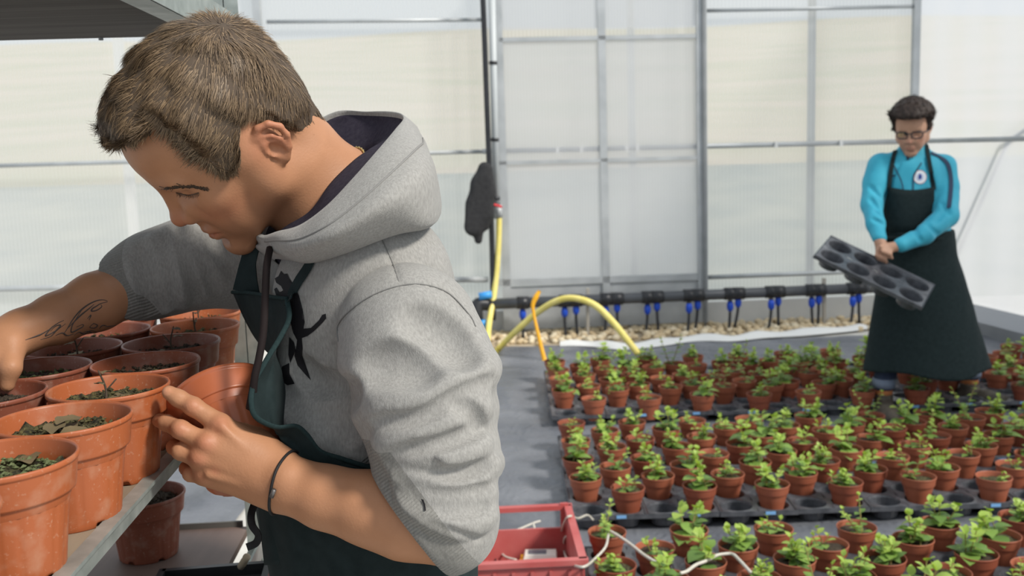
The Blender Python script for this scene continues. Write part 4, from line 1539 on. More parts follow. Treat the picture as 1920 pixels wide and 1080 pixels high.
def hair_mesh(name, head, R, t, parent, material, top, side, fringe, n, whorl, ln, wd, vox=0.003, seed=1, sweep=(0.35, 0.0, -0.1), curl=0.0, cap=None):
    """Hair as a dense cap plus many tapering locks that follow the flow from the whorl."""
    hs = hair_sdf(head, top, side, fringe)
    V, Q = hs.mesh(vox, (-0.15, -0.12, -0.07), (0.15, 0.12, 0.19))
    # keep only what stands outside the head
    out = head.ev(V) > -0.002
    keep = out[Q].any(1)
    Q = Q[keep]
    used = np.unique(Q)
    mp = np.full(len(V), -1)
    mp[used] = np.arange(len(used))
    V, Q = V[used], mp[Q]
    r = np.random.default_rng(seed)
    fc = V[Q].mean(1)
    nm = np.cross(V[Q[:, 2]] - V[Q[:, 0]], V[Q[:, 3]] - V[Q[:, 1]])
    ar = np.linalg.norm(nm, axis=1)
    nm = nm / (ar[:, None] + 1e-12)
    ok = head.ev(fc) > 0.001
    pr = ar * ok
    ids = r.choice(len(Q), n, p=pr / pr.sum())
    base = fc[ids] + r.normal(size=(n, 3)) * vox * 0.4
    N = nm[ids]
    w = np.array(whorl)
    fl = base - w
    sw = np.array(sweep)
    fl = fl / (np.linalg.norm(fl, axis=1, keepdims=True) + 1e-9)
    front = smooth01((base[:, 0] + 0.02) / 0.08)[:, None]
    fl = fl * (1 - 0.5 * front) + sw * front + 0.30 * np.stack([noise3(base, 55, 11), noise3(base, 55, 12), noise3(base, 55, 13)], -1)
    fl = fl + r.normal(size=(n, 3)) * 0.13
    fl = fl - N * (fl * N).sum(1, keepdims=True)
    fl = fl / (np.linalg.norm(fl, axis=1, keepdims=True) + 1e-9)
    L = ln * r.uniform(0.55, 1.25, n) * (0.6 + 0.6 * smooth01((base[:, 2] + 0.02) / 0.09)) * (1 - 0.35 * smooth01((base[:, 0] - 0.06) / 0.03))
    side = np.cross(N, fl)
    lift = r.uniform(0.10, 0.34, n)
    K = 4
    rows = []
    for k in range(K):
        u = k / (K - 1)
        c = base - N * 0.0025 + fl * (L * u)[:, None] + N * (L * (lift * u - 0.30 * u * u))[:, None] + side * (L * curl * r.normal(size=n) * u * u)[:, None]
        ww = wd * (1 - 0.75 * u) * r.uniform(0.6, 1.3, n)
        rows.append((c - side * ww[:, None], c + side * ww[:, None]))
    SV = np.stack([x for ab in rows for x in ab], 1).reshape(-1, 3)        # n * 2K
    b = np.arange(n)[:, None] * (2 * K) + len(V)
    SQ = np.concatenate([b + np.array([2 * k, 2 * k + 1, 2 * k + 3, 2 * k + 2]) for k in range(K - 1)], 0)
    allV = np.concatenate([V, SV]) @ np.asarray(R).T + t
    o = np_mesh(name, allV, np.concatenate([Q, SQ]), material, parent)
    o.data.materials.append(cap)
    ix = np.zeros(len(Q) + len(SQ), np.int32)
    ix[:len(Q)] = 1
    o.data.polygons.foreach_set('material_index', ix)
    return o


def hair_material(name, dark, light):
    m = bpy.data.materials.new(name)
    m.use_nodes = True
    nt = m.node_tree
    b = nt.nodes['Principled BSDF']
    b.inputs['Roughness'].default_value = 0.5
    b.inputs['Specular IOR Level'].default_value = 0.35
    g = nt.nodes.new('ShaderNodeNewGeometry')
    r = nt.nodes.new('ShaderNodeValToRGB')
    r.color_ramp.elements[0].color = (*dark, 1)
    r.color_ramp.elements[1].color = (*light, 1)
    r.color_ramp.elements[0].position = 0.1
    nt.links.new(g.outputs['Random Per Island'], r.inputs[0])
    nt.links.new(r.outputs[0], b.inputs['Base Color'])
    return m


def skin_material(name, base, red, rough=0.5):
    """Skin whose reddened and shaved areas come from the vertex attribute 'tone' (r: redness, g: stubble, b: nails)."""
    m = mat(name, base, rough, spec=0.35, sss=0.0, bump=0.35, bscale=380.0, bdist=0.0008)
    nt = m.node_tree
    b = nt.nodes['Principled BSDF']
    at = nt.nodes.new('ShaderNodeAttribute')
    at.attribute_name = 'tone'
    sp = nt.nodes.new('ShaderNodeSeparateColor')
    nt.links.new(at.outputs['Color'], sp.inputs[0])
    n = nt.nodes.new('ShaderNodeTexNoise')
    n.inputs['Scale'].default_value = 28
    n.inputs['Detail'].default_value = 6
    tc = nt.nodes.new('ShaderNodeTexCoord')
    nt.links.new(tc.outputs['Object'], n.inputs['Vector'])
    mx0 = nt.nodes.new('ShaderNodeMix')
    mx0.data_type = 'RGBA'
    mx0.inputs['A'].default_value = (*[c * 0.82 for c in base], 1)
    mx0.inputs['B'].default_value = (*[min(1, c * 1.16) for c in base], 1)
    nt.links.new(n.outputs[0], mx0.inputs['Factor'])
    prev = mx0
    for ch, colr in (('Red', red), ('Green', (base[0] * 0.55, base[1] * 0.52, base[2] * 0.55)), ('Blue', (min(1, base[0] * 1.15), base[1] * 1.1, base[2] * 1.15))):
        mx = nt.nodes.new('ShaderNodeMix')
        mx.data_type = 'RGBA'
        nt.links.new(sp.outputs[ch], mx.inputs['Factor'])
        nt.links.new(prev.outputs['Result'], mx.inputs['A'])
        mx.inputs['B'].default_value = (*colr, 1)
        prev = mx
    nt.links.new(prev.outputs['Result'], b.inputs['Base Color'])
    return m


def set_tone(o, V, rgb):
    me = o.data
    a = me.color_attributes.new('tone', 'FLOAT_COLOR', 'POINT')
    a.data.foreach_set('color', np.concatenate([rgb, np.ones((len(rgb), 1))], 1).astype(np.float32).ravel())


def blob(q, c, r):
    return np.exp(-(((q - np.array(c)) / np.array(r)) ** 2).sum(-1))


def face_tone(q):
    """Redness, stubble of head-frame points."""
    red = np.zeros(len(q))
    inside = np.linalg.norm(q, axis=1) < 0.16
    for e in (1, -1):
        red = np.maximum(red, 0.9 * blob(q, (0.092, e * 0.008, -0.064), (0.014, 0.014, 0.008)))
        red = np.maximum(red, 0.35 * blob(q, (0.066, e * 0.045, -0.03), (0.03, 0.03, 0.02)))
        red = np.maximum(red, 0.55 * blob(q, (-0.02, e * 0.09, 0.01), (0.03, 0.012, 0.04)))
    red = np.maximum(red, 0.55 * blob(q, (0.108, 0, -0.028), (0.015, 0.018, 0.014)))
    st = 0.35 * smooth01((-0.035 - q[:, 2]) / 0.02) * smooth01((q[:, 0] - 0.0) / 0.03) * (np.abs(q[:, 1]) < 0.075) * smooth01((q[:, 2] + 0.135) / 0.02)
    return np.stack([red * inside, st * inside, np.zeros(len(q))], -1)
# ------------------------------------------------------------------ the young man in the grey hoodie
HEAD_R = np.array([[-0.712616, 0.533046, -0.456115], [-0.243471, -0.797649, -0.551796], [-0.657952, -0.282167, 0.698199]])
HEAD_T = P(438.7, 257.4, 1.15)
M_SKIN = skin_material('skin', (0.44, 0.215, 0.115), (0.43, 0.125, 0.075))
M_HAIR = hair_material('brown_hair', (0.082, 0.053, 0.031), (0.265, 0.180, 0.104))

man = empty('person', PZ(650, 1400, 0.0))
tag(man, 'young man in grey hoodie and dark apron bending over potted plants on the trolley', 'person')
man.location = (-0.17, 1.24, 0)


def local(o):
    """Parent o to the man without moving it."""
    o.parent = man
    o.matrix_parent_inverse = Matrix.Translation(man.location).inverted()
    return o


head = make_head()
body = Sdf()
body.group(head, HEAD_R, HEAD_T, 0.17, 0.004)
body.cone(P(478, 285, 1.17), P(640, 405, 1.24), 0.052, 0.060, 0.02)          # neck
body.cone(P(560, 300, 1.19), P(660, 375, 1.25), 0.045, 0.055, 0.03)
body.cone(P(660, 430, 1.25), P(690, 900, 1.25), 0.07, 0.09, 0.05)            # trunk under the hoodie
body.cone(P(740, 600, 1.12), P(600, 520, 1.38), 0.045, 0.045, 0.05)
# his left arm, towards the camera
body.path([P(750, 620, 1.09), P(835, 960, 1.06)], [0.045, 0.042], 0.02)
body.path([P(845, 985, 1.05), P(760, 972, 1.055), P(690, 952, 1.06), P(610, 932, 1.07), P(540, 908, 1.08), P(505, 893, 1.085)],
          [0.043, 0.0395, 0.0355, 0.0305, 0.0265, 0.027], 0.02)
# his left hand on the pot rims: back of the hand to the camera
D0 = 1.085
mc = [(P(512, 874, 1.088), P(413, 796, 1.082)), (P(517, 889, 1.083), P(387, 831, 1.074)), (P(519, 905, 1.083), P(374, 859, 1.076)), (P(520, 921, 1.088), P(383, 891, 1.086))]
for a, b in mc:
    body.cone(a, b, 0.0185, 0.0118, 0.016)
body.cone(P(470, 850, 1.087), P(430, 838, 1.085), 0.016, 0.015, 0.02)
body.cone(P(518, 868, 1.10), P(462, 806, 1.112), 0.0185, 0.0150, 0.016)                                  # thumb base
body.path([P(462, 806, 1.112), P(428, 783, 1.135), P(405, 766, 1.15)], [0.0135, 0.0105, 0.0085], 0.006)  # thumb inside the held pot
body.path([P(413, 796, 1.082), P(362, 762, 1.085), P(335, 747, 1.085), P(317, 736, 1.085)], [0.0112, 0.0098, 0.0090, 0.0078], 0.005)
body.path([P(387, 831, 1.074), P(338, 805, 1.078), P(312, 793, 1.092), P(298, 788, 1.104)], [0.0110, 0.0098, 0.0088, 0.0078], 0.004)
body.path([P(374, 859, 1.076), P(339, 846, 1.080), P(327, 838, 1.100), P(331, 832, 1.118)], [0.0108, 0.0096, 0.0086, 0.0074], 0.003)
body.path([P(383, 891, 1.086), P(358, 888, 1.090), P(350, 878, 1.106), P(354, 870, 1.120)], [0.0100, 0.0088, 0.0078, 0.0068], 0.003)
for (x, y, d, r) in [(413, 797, 1.073, .0075), (386, 831, 1.065, .0082), (373, 858, 1.067, .0078), (382, 890, 1.078, .007), (361, 762, 1.078, .0068), (337, 805, 1.071, .0072)]:
    body.ball(P(x, y, d), r, 0.008)
for a, b in [((418, 801), (500, 880)), ((394, 836), (505, 892)), ((383, 862), (508, 905)), ((391, 891), (508, 918))]:
    body.cone(P(*a, 1.0665), P(*b, 1.0705), 0.0028, 0.0020, 0.007)
body.ball(P(533, 895, 1.062), 0.010, 0.016)                                                              # wrist bone
# his right arm, reaching over the pots
body.path([P(500, 480, 1.40), P(330, 505, 1.37)], [0.035, 0.030], 0.02)
body.path([P(330, 505, 1.37), P(285, 522, 1.347), P(225, 547, 1.312), P(180, 566, 1.28), P(105, 598, 1.235), P(40, 622, 1.20)], [0.018, 0.018, 0.0350, 0.0360, 0.0300, 0.0230], 0.012)
body.cone(P(40, 622, 1.20), P(8, 640, 1.185), 0.0235, 0.025, 0.02)
for i, (dx, dd, dy) in enumerate([(-26, -.02, 0), (-22, -.004, 4), (-16, .012, 6), (-8, .026, 4)]):
    a = P(14, 640, 1.185 + dd * 0.4)
    b = P(-6 + dx * 0.8, 690 + dy, 1.165 + dd)
    c = P(-8 + dx * 1.2, 722 + dy, 1.165 + dd)
    e = P(2 + dx, 748 + dy, 1.168 + dd)
    body.path([a, b], [0.019, 0.012], 0.012)
    body.path([b, c, e], [0.0105, 0.009, 0.0072], 0.004)
body.path([P(22, 650, 1.17), P(20, 690, 1.15), P(14, 722, 1.15)], [0.017, 0.011, 0.008], 0.008)

# ---- hoodie
hood = Sdf()
hood.cone(P(695, 600, 1.205), P(695, 900, 1.22), 0.100, 0.100, 0.03)
hood.cone(P(680, 560, 1.35), P(700, 900, 1.35), 0.105, 0.105, 0.06)
hood.cone(P(705, 520, 1.17), P(640, 480, 1.36), 0.085, 0.085, 0.05)
hood.cone(P(628, 560, 1.205), P(622, 760, 1.20), 0.060, 0.066, 0.05)           # chest front
hood.cone(P(620, 540, 1.30), P(620, 760, 1.30), 0.060, 0.060, 0.05)
hood.cone(P(612, 800, 1.20), P(650, 835, 1.19), 0.060, 0.070, 0.03)            # belly bulge
sl = Sdf()                                                                     # near sleeve
sl.cone(P(765, 622, 1.09), P(785, 705, 1.075), 0.076, 0.0815, 0.02)
sl.cone(P(785, 705, 1.075), P(818, 850, 1.06), 0.0805, 0.064, 0.02)
sl.cone(P(818, 850, 1.06), P(832, 965, 1.05), 0.064, 0.052, 0.02)
sl.cone(P(832, 965, 1.05), P(770, 958, 1.052), 0.054, 0.050, 0.02)
sl.cone(P(846, 1000, 1.05), P(800, 990, 1.052), 0.036, 0.050, 0.03)
_cn = unit(-0.78 * _rt - 0.60 * _up - 0.10 * _fw)                              # cuff plane, facing the wrist
_cp = P(772, 985, 1.05)


def _sleeve(p):
    d = sl.ev(p)
    near = np.sqrt(((p - _cp) ** 2).sum(-1)) - 0.13
    cut = np.maximum((p - _cp) @ _cn, -1)
    return np.where(near < 0, Sdf.fold(d, 'i', cut, 0.004), d)


hood.add(_sleeve, P(800, 800, 1.07), 0.26, 0.004)
fs = Sdf()                                                                     # far sleeve
fs.path([P(585, 480, 1.40), P(450, 484, 1.40), P(350, 497, 1.37), P(290, 515, 1.35), P(215, 550, 1.315)], [0.066, 0.066, 0.0600, 0.0545, 0.0500], 0.02)
_fn = unit(-0.905 * _rt - 0.42 * _up + 0.16 * _fw)
_fp = P(232, 543, 1.32)


def _fsleeve(p):
    d = fs.ev(p)
    near = np.sqrt(((p - _fp) ** 2).sum(-1)) - 0.11
    return np.where(near < 0, Sdf.fold(d, 'i', (p - _fp) @ _fn, 0.004), d)


hood.add(_fsleeve, P(380, 510, 1.37), 0.22, 0.02)


def crease(pts, r=0.0035, k=0.012, off=0.001, ext=None, tgt=None):
    q = (tgt or BASE).march(catmull([(x, y, 0) for x, y in pts], max(6, 4 * len(pts)))[:, :2], off=off)
    hood.path(q, r, k, 's')


def ridge(pts, r=0.010, k=0.014, inset=0.005, tail=None, head_=None):
    q = list(BASE.march(catmull([(x, y, 0) for x, y in pts], max(6, 4 * len(pts)))[:, :2], off=-inset))
    if tail is not None:
        q += [P(*t) for t in tail]
    rr = np.full(len(q), r)
    rr[0] *= 0.5
    hood.path(q, rr, k)


BASE = Sdf()
BASE.items = list(hood.items)
# sleeve folds: ridges between the creases
ridge([(705, 775), (790, 752), (860, 715), (915, 690)], 0.012, 0.02, 0.007)
ridge([(715, 835), (780, 815), (850, 780), (895, 765)], 0.013, 0.014, 0.003, tail=[(905, 765, 1.07), (905, 790, 1.10)])
ridge([(735, 868), (790, 858), (850, 855), (900, 835)], 0.012, 0.010, 0.002, tail=[(908, 832, 1.08)])
ridge([(745, 888), (800, 903), (870, 908), (915, 870)], 0.012, 0.008, 0.001, tail=[(922, 868, 1.06), (924, 880, 1.09)])
ridge([(752, 908), (805, 936), (860, 942), (905, 925)], 0.012, 0.008, 0.002, tail=[(912, 925, 1.07)])
ridge([(760, 930), (810, 965), (860, 980), (905, 965)], 0.012, 0.010, 0.003, tail=[(908, 965, 1.07)])
ridge([(792, 845), (835, 836), (880, 812)], 0.008, 0.010, 0.003)
BASE.items = list(hood.items)
for c in ([(702, 793), (790, 781), (850, 748), (925, 712)], [(722, 866), (760, 848), (790, 842), (840, 828), (895, 806)], [(725, 878), (790, 888), (850, 891), (912, 876)],
          [(742, 902), (800, 926), (860, 931), (915, 920)], [(752, 922), (805, 953), (860, 957), (912, 950)]):
    crease(c, 0.0052, 0.009)
crease([(737, 915), (770, 952), (815, 985), (865, 1004), (902, 1010)], 0.0022, 0.006, 0.0005)      # cuff seam
crease([(762, 872), (795, 868), (820, 876)], 0.003, 0.008)
crease([(780, 905), (812, 915)], 0.003, 0.008)
crease([(860, 760), (890, 775), (900, 800)], 0.004, 0.012)
crease([(780, 600), (840, 625), (870, 660)], 0.004, 0.03)
crease([(690, 690), (740, 680), (790, 690)], 0.003, 0.03)
# seams
crease([(633, 612), (650, 588), (690, 558), (740, 538), (790, 533), (840, 549), (880, 590)], 0.0016, 0.005, 0.0003)
crease([(714, 442), (735, 490), (748, 528)], 0.0014, 0.004, 0.0003)
# folds of the front
ridge([(520, 750), (560, 770), (600, 772), (640, 748)], 0.010, 0.02, 0.005)
ridge([(590, 830), (625, 812), (665, 805)], 0.010, 0.016, 0.004)
BASE.items = list(hood.items)
for c in ([(514, 728), (550, 755), (595, 762)], [(522, 774), (560, 782), (585, 778), (602, 765)], [(656, 734), (640, 752), (611, 780), (585, 815)], [(600, 815), (630, 802), (655, 800)],
          [(618, 850), (622, 832), (640, 822), (660, 815)], [(560, 690), (590, 720), (640, 725)]):
    crease(c, 0.0085, 0.016)
# far sleeve folds
for c in ([(315, 430), (330, 490), (345, 570)], [(286, 447), (300, 500), (312, 577)], [(345, 425), (362, 470), (385, 550)]):
    ridge(c, 0.008, 0.010, 0.003)
BASE.items = list(hood.items)
for c in ([(330, 425), (345, 470), (370, 560)], [(300, 437), (312, 490), (322, 575)], [(272, 458), (285, 510), (300, 580)], [(360, 430), (380, 480), (400, 545)], [(400, 440), (410, 470), (440, 520)],
          [(262, 470), (272, 520), (288, 585)]):
    crease(c, 0.0055, 0.012)
crease([(246, 470), (258, 510), (275, 592)], 0.002, 0.006)
hood.disp = lambda p: 0.0011 * noise3(p, 30, 21)
hood.disp_max = 0.003

M_HOOD = mat('grey_marl_jersey', (0.245, 0.238, 0.224), 0.9, spec=0.15, var=(0.365, 0.355, 0.335), scale=420, stretch=(1, 1, 0.35), bump=0.35, bscale=1100, sheen=0.15, detail=8, ramp=(0.25, 0.75))
M_LIN = mat('navy_lining', (0.030, 0.026, 0.040), 0.95, spec=0.1, var=(0.045, 0.040, 0.055), scale=200, bump=0.2, bscale=900)
V, Q = body.mesh(0.0024, n=16)
bo = local(np_mesh('body', V, Q, M_SKIN))
q = (V - HEAD_T) @ HEAD_R
tone = face_tone(q)
for (x, y, d, r, a) in [(413, 797, 1.07, .010, .45), (386, 831, 1.062, .010, .5), (373, 858, 1.064, .010, .5), (382, 890, 1.075, .009, .4), (361, 762, 1.075, .008, .4), (337, 805, 1.068, .008, .45), (405, 880, 1.066, .006, .4)]:
    tone[:, 0] = np.maximum(tone[:, 0], a * np.exp(-((V - P(x, y, d)) ** 2).sum(1) / r ** 2))
tone[:, 2] = np.maximum(tone[:, 2], (np.exp(-((V - P(313, 733, 1.077)) ** 2).sum(1) / 0.006 ** 2) > 0.45) * 1.0)
set_tone(bo, V, tone)
V, Q = hood.mesh(0.003, n=16)
hoodie = local(np_mesh('hoodie', V, Q, M_HOOD))


def add_cuff(mm, cp, cn, axis, width, radius, period):
    """Ribbed, slightly darker knit within width of the cuff plane."""
    nt = mm.node_tree
    b = nt.nodes['Principled BSDF']

    def vm(op, x, y):
        n = nt.nodes.new('ShaderNodeVectorMath')
        n.operation = op
        nt.links.new(x, n.inputs[0])
        n.inputs[1].default_value = tuple(float(v) for v in y)
        return n

    def mth(op, x, y, z=None):
        n = nt.nodes.new('ShaderNodeMath')
        n.operation = op
        for i, v in enumerate((x, y, z)):
            if v is None:
                continue
            if isinstance(v, (int, float)):
                n.inputs[i].default_value = v
            else:
                nt.links.new(v, n.inputs[i])
        return n.outputs[0]
    tc = nt.nodes.new('ShaderNodeTexCoord')
    rel = vm('SUBTRACT', tc.outputs['Object'], cp)
    dd = vm('DOT_PRODUCT', rel.outputs[0], -np.asarray(cn)).outputs['Value']
    ln = nt.nodes.new('ShaderNodeVectorMath')
    ln.operation = 'LENGTH'
    nt.links.new(rel.outputs[0], ln.inputs[0])
    msk = mth('MULTIPLY', mth('LESS_THAN', dd, width), mth('LESS_THAN', ln.outputs['Value'], radius))
    wav = mth('SINE', vm('DOT_PRODUCT', tc.outputs['Object'], np.asarray(axis) * 2 * math.pi / period).outputs['Value'], 0.0)
    hgt = mth('MULTIPLY', wav, msk)
    bp_ = nt.nodes.new('ShaderNodeBump')
    bp_.inputs['Strength'].default_value = 0.5
    bp_.inputs['Distance'].default_value = 0.0010
    nt.links.new(hgt, bp_.inputs['Height'])
    old = b.inputs['Normal'].links[0].from_socket
    nt.links.new(old, bp_.inputs['Normal'])
    nt.links.new(bp_.outputs[0], b.inputs['Normal'])
    oc = b.inputs['Base Color'].links[0].from_socket
    mx = nt.nodes.new('ShaderNodeMix')
    mx.data_type = 'RGBA'
    mx.blend_type = 'MULTIPLY'
    nt.links.new(mth('MULTIPLY', msk, 1.0), mx.inputs['Factor'])
    nt.links.new(oc, mx.inputs['A'])
    mx.inputs['B'].default_value = (0.78, 0.78, 0.76, 1)
    nt.links.new(mx.outputs['Result'], b.inputs['Base Color'])


M_BODYK = M_HOOD.copy()
M_BODYK.name = 'grey_marl_sleeves'
hoodie.data.materials[0] = M_BODYK
add_cuff(M_BODYK, _cp, _cn, unit(np.cross(_cn, _fw)), 0.034, 0.105, 0.0032)
add_cuff(M_BODYK, _fp, _fn, unit(np.cross(_fn, _fw)), 0.030, 0.085, 0.0036)
hair = local(hair_mesh('hair', head, HEAD_R, HEAD_T, None, M_HAIR, 0.013, 0.0065, 0.005, 110000, (-0.078, 0.02, 0.115), 0.0165, 0.00046, seed=4, cap=mat('hair_roots', (0.075, 0.052, 0.034), 0.8)))
# ---- the hood lying round his neck
def cyc(pts, n):
    p = np.array(pts, float)
    q = np.vstack([p[-2:], p, p[:3]])
    return catmull(q, (len(q) - 1) * 40 + 1)[np.round(np.linspace(80, (len(p) + 2) * 40, n, endpoint=False)).astype(int)]


HST = [  # rim, shoulder of the roll, outer lower edge, lining depth   (pixel, pixel, depth)
    ((497, 447, 1.170), (494, 458, 1.155), (500, 474, 1.160), (508, 458, 1.200)),
    ((522, 440, 1.120), (518, 460, 1.100), (530, 482, 1.115), (545, 425, 1.165)),
    ((565, 428, 1.085), (562, 462, 1.050), (575, 491, 1.085), (585, 395, 1.145)),
    ((615, 392, 1.065), (626, 438, 1.022), (645, 474, 1.070), (620, 345, 1.155)),
    ((665, 340, 1.075), (695, 396, 1.018), (735, 440, 1.075), (662, 304, 1.185)),
    ((712, 287, 1.105), (757, 350, 1.040), (795, 424, 1.085), (688, 286, 1.210)),
    ((745, 248, 1.150), (802, 312, 1.090), (822, 408, 1.125), (704, 280, 1.235)),
    ((760, 227, 1.205), (812, 300, 1.180), (826, 392, 1.210), (710, 278, 1.262)),
    ((742, 216, 1.275), (798, 285, 1.290), (815, 385, 1.310), (698, 286, 1.290)),
    ((690, 213, 1.330), (730, 275, 1.380), (750, 385, 1.400), (660, 300, 1.312)),
    ((630, 217, 1.355), (650, 280, 1.430), (670, 390, 1.440), (628, 315, 1.322)),
    ((580, 255, 1.350), (575, 310, 1.430), (600, 405, 1.440), (590, 345, 1.315)),
    ((530, 365, 1.300), (520, 390, 1.350), (530, 450, 1.370), (555, 400, 1.285)),
    ((497, 432, 1.225), (487, 448, 1.240), (492, 474, 1.240), (520, 450, 1.240)),
]
NS = 112
ring = [cyc([P(*s[j]) for s in HST], NS) for j in range(4)]
cen = np.mean(ring[0], 0)
ax = unit(ring[0].mean(0) - ring[2].mean(0))
rim, mid, low, lin = ring
outw = np.array([unit(m - (rim[i] + low[i]) / 2) for i, m in enumerate(mid)])
NV = 20
rows = []
for i in range(NS):
    sec = catmull([rim[i] - outw[i] * 0.004, rim[i] + ax * 0.004 + outw[i] * 0.001, rim[i] * 0.55 + mid[i] * 0.45 + outw[i] * 0.010, mid[i], mid[i] * 0.45 + low[i] * 0.55 + outw[i] * 0.006, low[i], low[i] - outw[i] * 0.030 - ax * 0.004], NV)
    rows.append(sec)
G = np.array(rows)
th = np.linspace(0, 2 * math.pi, NS, endpoint=False)
for j in range(NV):
    w = smooth01(j / 4) * smooth01((NV - 1 - j) / 5)
    G[:, j] += outw * (w * 0.0025 * noise3(G[:, j], 45, 31))[:, None]
    if j in (7,):
        G[:, j] -= outw * 0.0016


def ring_faces(n, m):
    i, j = np.meshgrid(np.arange(n), np.arange(m - 1), indexing='ij')
    i, j = i.ravel(), j.ravel()
    return np.stack([i * m + j, i * m + j + 1, (i + 1) % n * m + j + 1, (i + 1) % n * m + j], 1)


def grid_faces(n, m):
    i, j = np.meshgrid(np.arange(n - 1), np.arange(m - 1), indexing='ij')
    i, j = i.ravel(), j.ravel()
    return np.stack([i * m + j, i * m + j + 1, (i + 1) * m + j + 1, (i + 1) * m + j], 1)


def into(o, parent):
    """A sub-part of one of the man's parts, left where it was built."""
    o.parent = parent
    return o


ho = into(np_mesh('hood', G.reshape(-1, 3), ring_faces(NS, NV), M_HOOD), hoodie)
tag(ho, 'thick grey hood lying round the neck')
L = []
for i in range(NS):
    L.append(catmull([rim[i] - outw[i] * 0.004, rim[i] - outw[i] * 0.010 - ax * 0.004, rim[i] * 0.5 + lin[i] * 0.5 - outw[i] * 0.006, lin[i], lin[i] - ax * 0.05], 12))
L = np.array(L)
for j in range(3, 12):
    L[:, j] += outw * (0.005 * noise3(L[:, j], 50, 33))[:, None]
lo_ = into(np_mesh('hood_lining', L.reshape(-1, 3), ring_faces(NS, 12), M_LIN), hoodie)
tag(lo_, 'dark navy lining inside the hood')
# stitched seam that runs parallel to the opening
M_STITCH = mat('grey_stitching', (0.24, 0.235, 0.225), 0.9, spec=0.1)
into(MB().tube(np.array([G[i, 7] + outw[i] * 0.0010 for i in range(2, 60)]), 0.0011, 6).build('hood_seam', M_STITCH, None, True), hoodie)


def ribbon(name, pts, nrm, width, thick, material, n=40):
    """A flat band along pts, nrm the band's outward directions."""
    c = catmull(pts, n)
    N = np.array([unit(v) for v in catmull(nrm, n)])
    T = np.gradient(c, axis=0)
    S = np.array([unit(np.cross(t, v)) for t, v in zip(T, N)])
    w = np.interp(np.linspace(0, 1, n), np.linspace(0, 1, len(np.atleast_1d(width))), np.atleast_1d(width))[:, None] / 2
    sec = np.stack([c - S * w - N * thick / 2, c + S * w - N * thick / 2, c + S * w + N * thick / 2, c - S * w + N * thick / 2], 1)
    V = sec.reshape(-1, 3)
    F = [(i * 4 + k, i * 4 + (k + 1) % 4, i * 4 + 4 + (k + 1) % 4, i * 4 + 4 + k) for i in range(n - 1) for k in range(4)]
    F += [(0, 1, 2, 3), ((n - 1) * 4 + 3, (n - 1) * 4 + 2, (n - 1) * 4 + 1, (n - 1) * 4)]
    return mesh_obj(name, V, F, material, None, False)


M_CORD = mat('dark_brown_cord', (0.016, 0.011, 0.011), 0.8, spec=0.2, bump=0.3, bscale=1500)
into(MB().tube(catmull([P(506, 466, 1.120), P(500, 500, 1.100), P(497, 560, 1.088), P(494, 620, 1.075), P(486, 670, 1.068), P(478, 705, 1.066), P(474, 735, 1.070), P(470, 765, 1.078)], 40),
               np.r_[np.full(30, 0.0042), np.linspace(0.0042, 0.0055, 10)], 8).build('drawstring', M_CORD, None, True), hoodie)

# ---- apron
M_APRON = mat('bottle_green_drill', (0.0110, 0.0195, 0.0205), 0.85, spec=0.2, var=(0.017, 0.028, 0.029), scale=60, bump=0.15, bscale=1200, sheen=0.03)
M_HEM = mat('green_hem', (0.013, 0.027, 0.028), 0.85, spec=0.2, var=(0.020, 0.038, 0.039), scale=300)
BIB = [((538, 560, 1.112), (487, 552, 1.170), (436, 548, 1.270)), ((542, 595, 1.102), (502, 600, 1.160), (458, 600, 1.270)), ((528, 628, 1.095), (512, 640, 1.140), (485, 645, 1.260)),
       ((501, 673, 1.080), (515, 682, 1.115), (535, 690, 1.200)), ((477, 717, 1.068), (516, 716, 1.104), (545, 720, 1.200)), ((471, 754, 1.062), (519, 752, 1.100), (548, 752, 1.200)),
       ((481, 783, 1.066), (522, 794, 1.104), (545, 790, 1.200)), ((518, 801, 1.082), (528, 826, 1.110), (540, 822, 1.200)), ((554, 799, 1.092), (534, 842, 1.110), (512, 850, 1.200)),
       ((575, 815, 1.096), (546, 864, 1.106), (500, 880, 1.200)), ((600, 846, 1.098), (562, 895, 1.104), (494, 910, 1.180)), ((640, 860, 1.098), (600, 930, 1.102), (484, 938, 1.170)),
       ((690, 876, 1.098), (640, 985, 1.100), (486, 985, 1.170)), ((745, 893, 1.100), (690, 1045, 1.100), (495, 1060, 1.170))]
NU = 90
hem = catmull([P(*b[0]) for b in BIB], NU)
bm_ = catmull([P(*b[1]) for b in BIB], NU)
bf = catmull([P(*b[2]) for b in BIB], NU)
g = np.array([catmull([hem[i], hem[i] * 0.5 + bm_[i] * 0.5 + np.array([0, 0, 0.0]), bm_[i], bf[i]], 22) for i in range(NU)])
g += (0.0025 * noise3(g, 40, 41))[..., None] * unit(-_fw)
lev = [(870, 500), (905, 488), (940, 480), (1000, 489), (1080, 507), (1180, 520), (1350, 530), (1600, 540)]
sk = []
for y, l in lev:
    sec = [P(l + 60, y, 1.40), P(l + 20, y, 1.33), P(l, y, 1.245), P(l + 18, y, 1.165), P(l + 85, y, 1.112), P(670, y, 1.099), P(770, y, 1.099), P(850, y + 4, 1.122), P(893, y + 6, 1.190), P(880, y, 1.26)]
    sk.append(catmull(sec, 70))
sk = np.array(sk)
skd = np.array([catmull(sk[:, k], 46) for k in range(70)]).transpose(1, 0, 2)
skd += (0.0045 * noise3(skd * np.array([1, 1, 0.25], dtype=float), 48, 43))[..., None] * unit(-_fw)
AV = np.concatenate([g.reshape(-1, 3), skd.reshape(-1, 3)])
AF = np.concatenate([grid_faces(NU, 22), grid_faces(46, 70) + NU * 22])
apron = local(np_mesh('apron', AV, AF, M_APRON))
tag(apron, 'dark green apron')
sol = apron.modifiers.new('thickness', 'SOLIDIFY')
sol.thickness = 0.0016
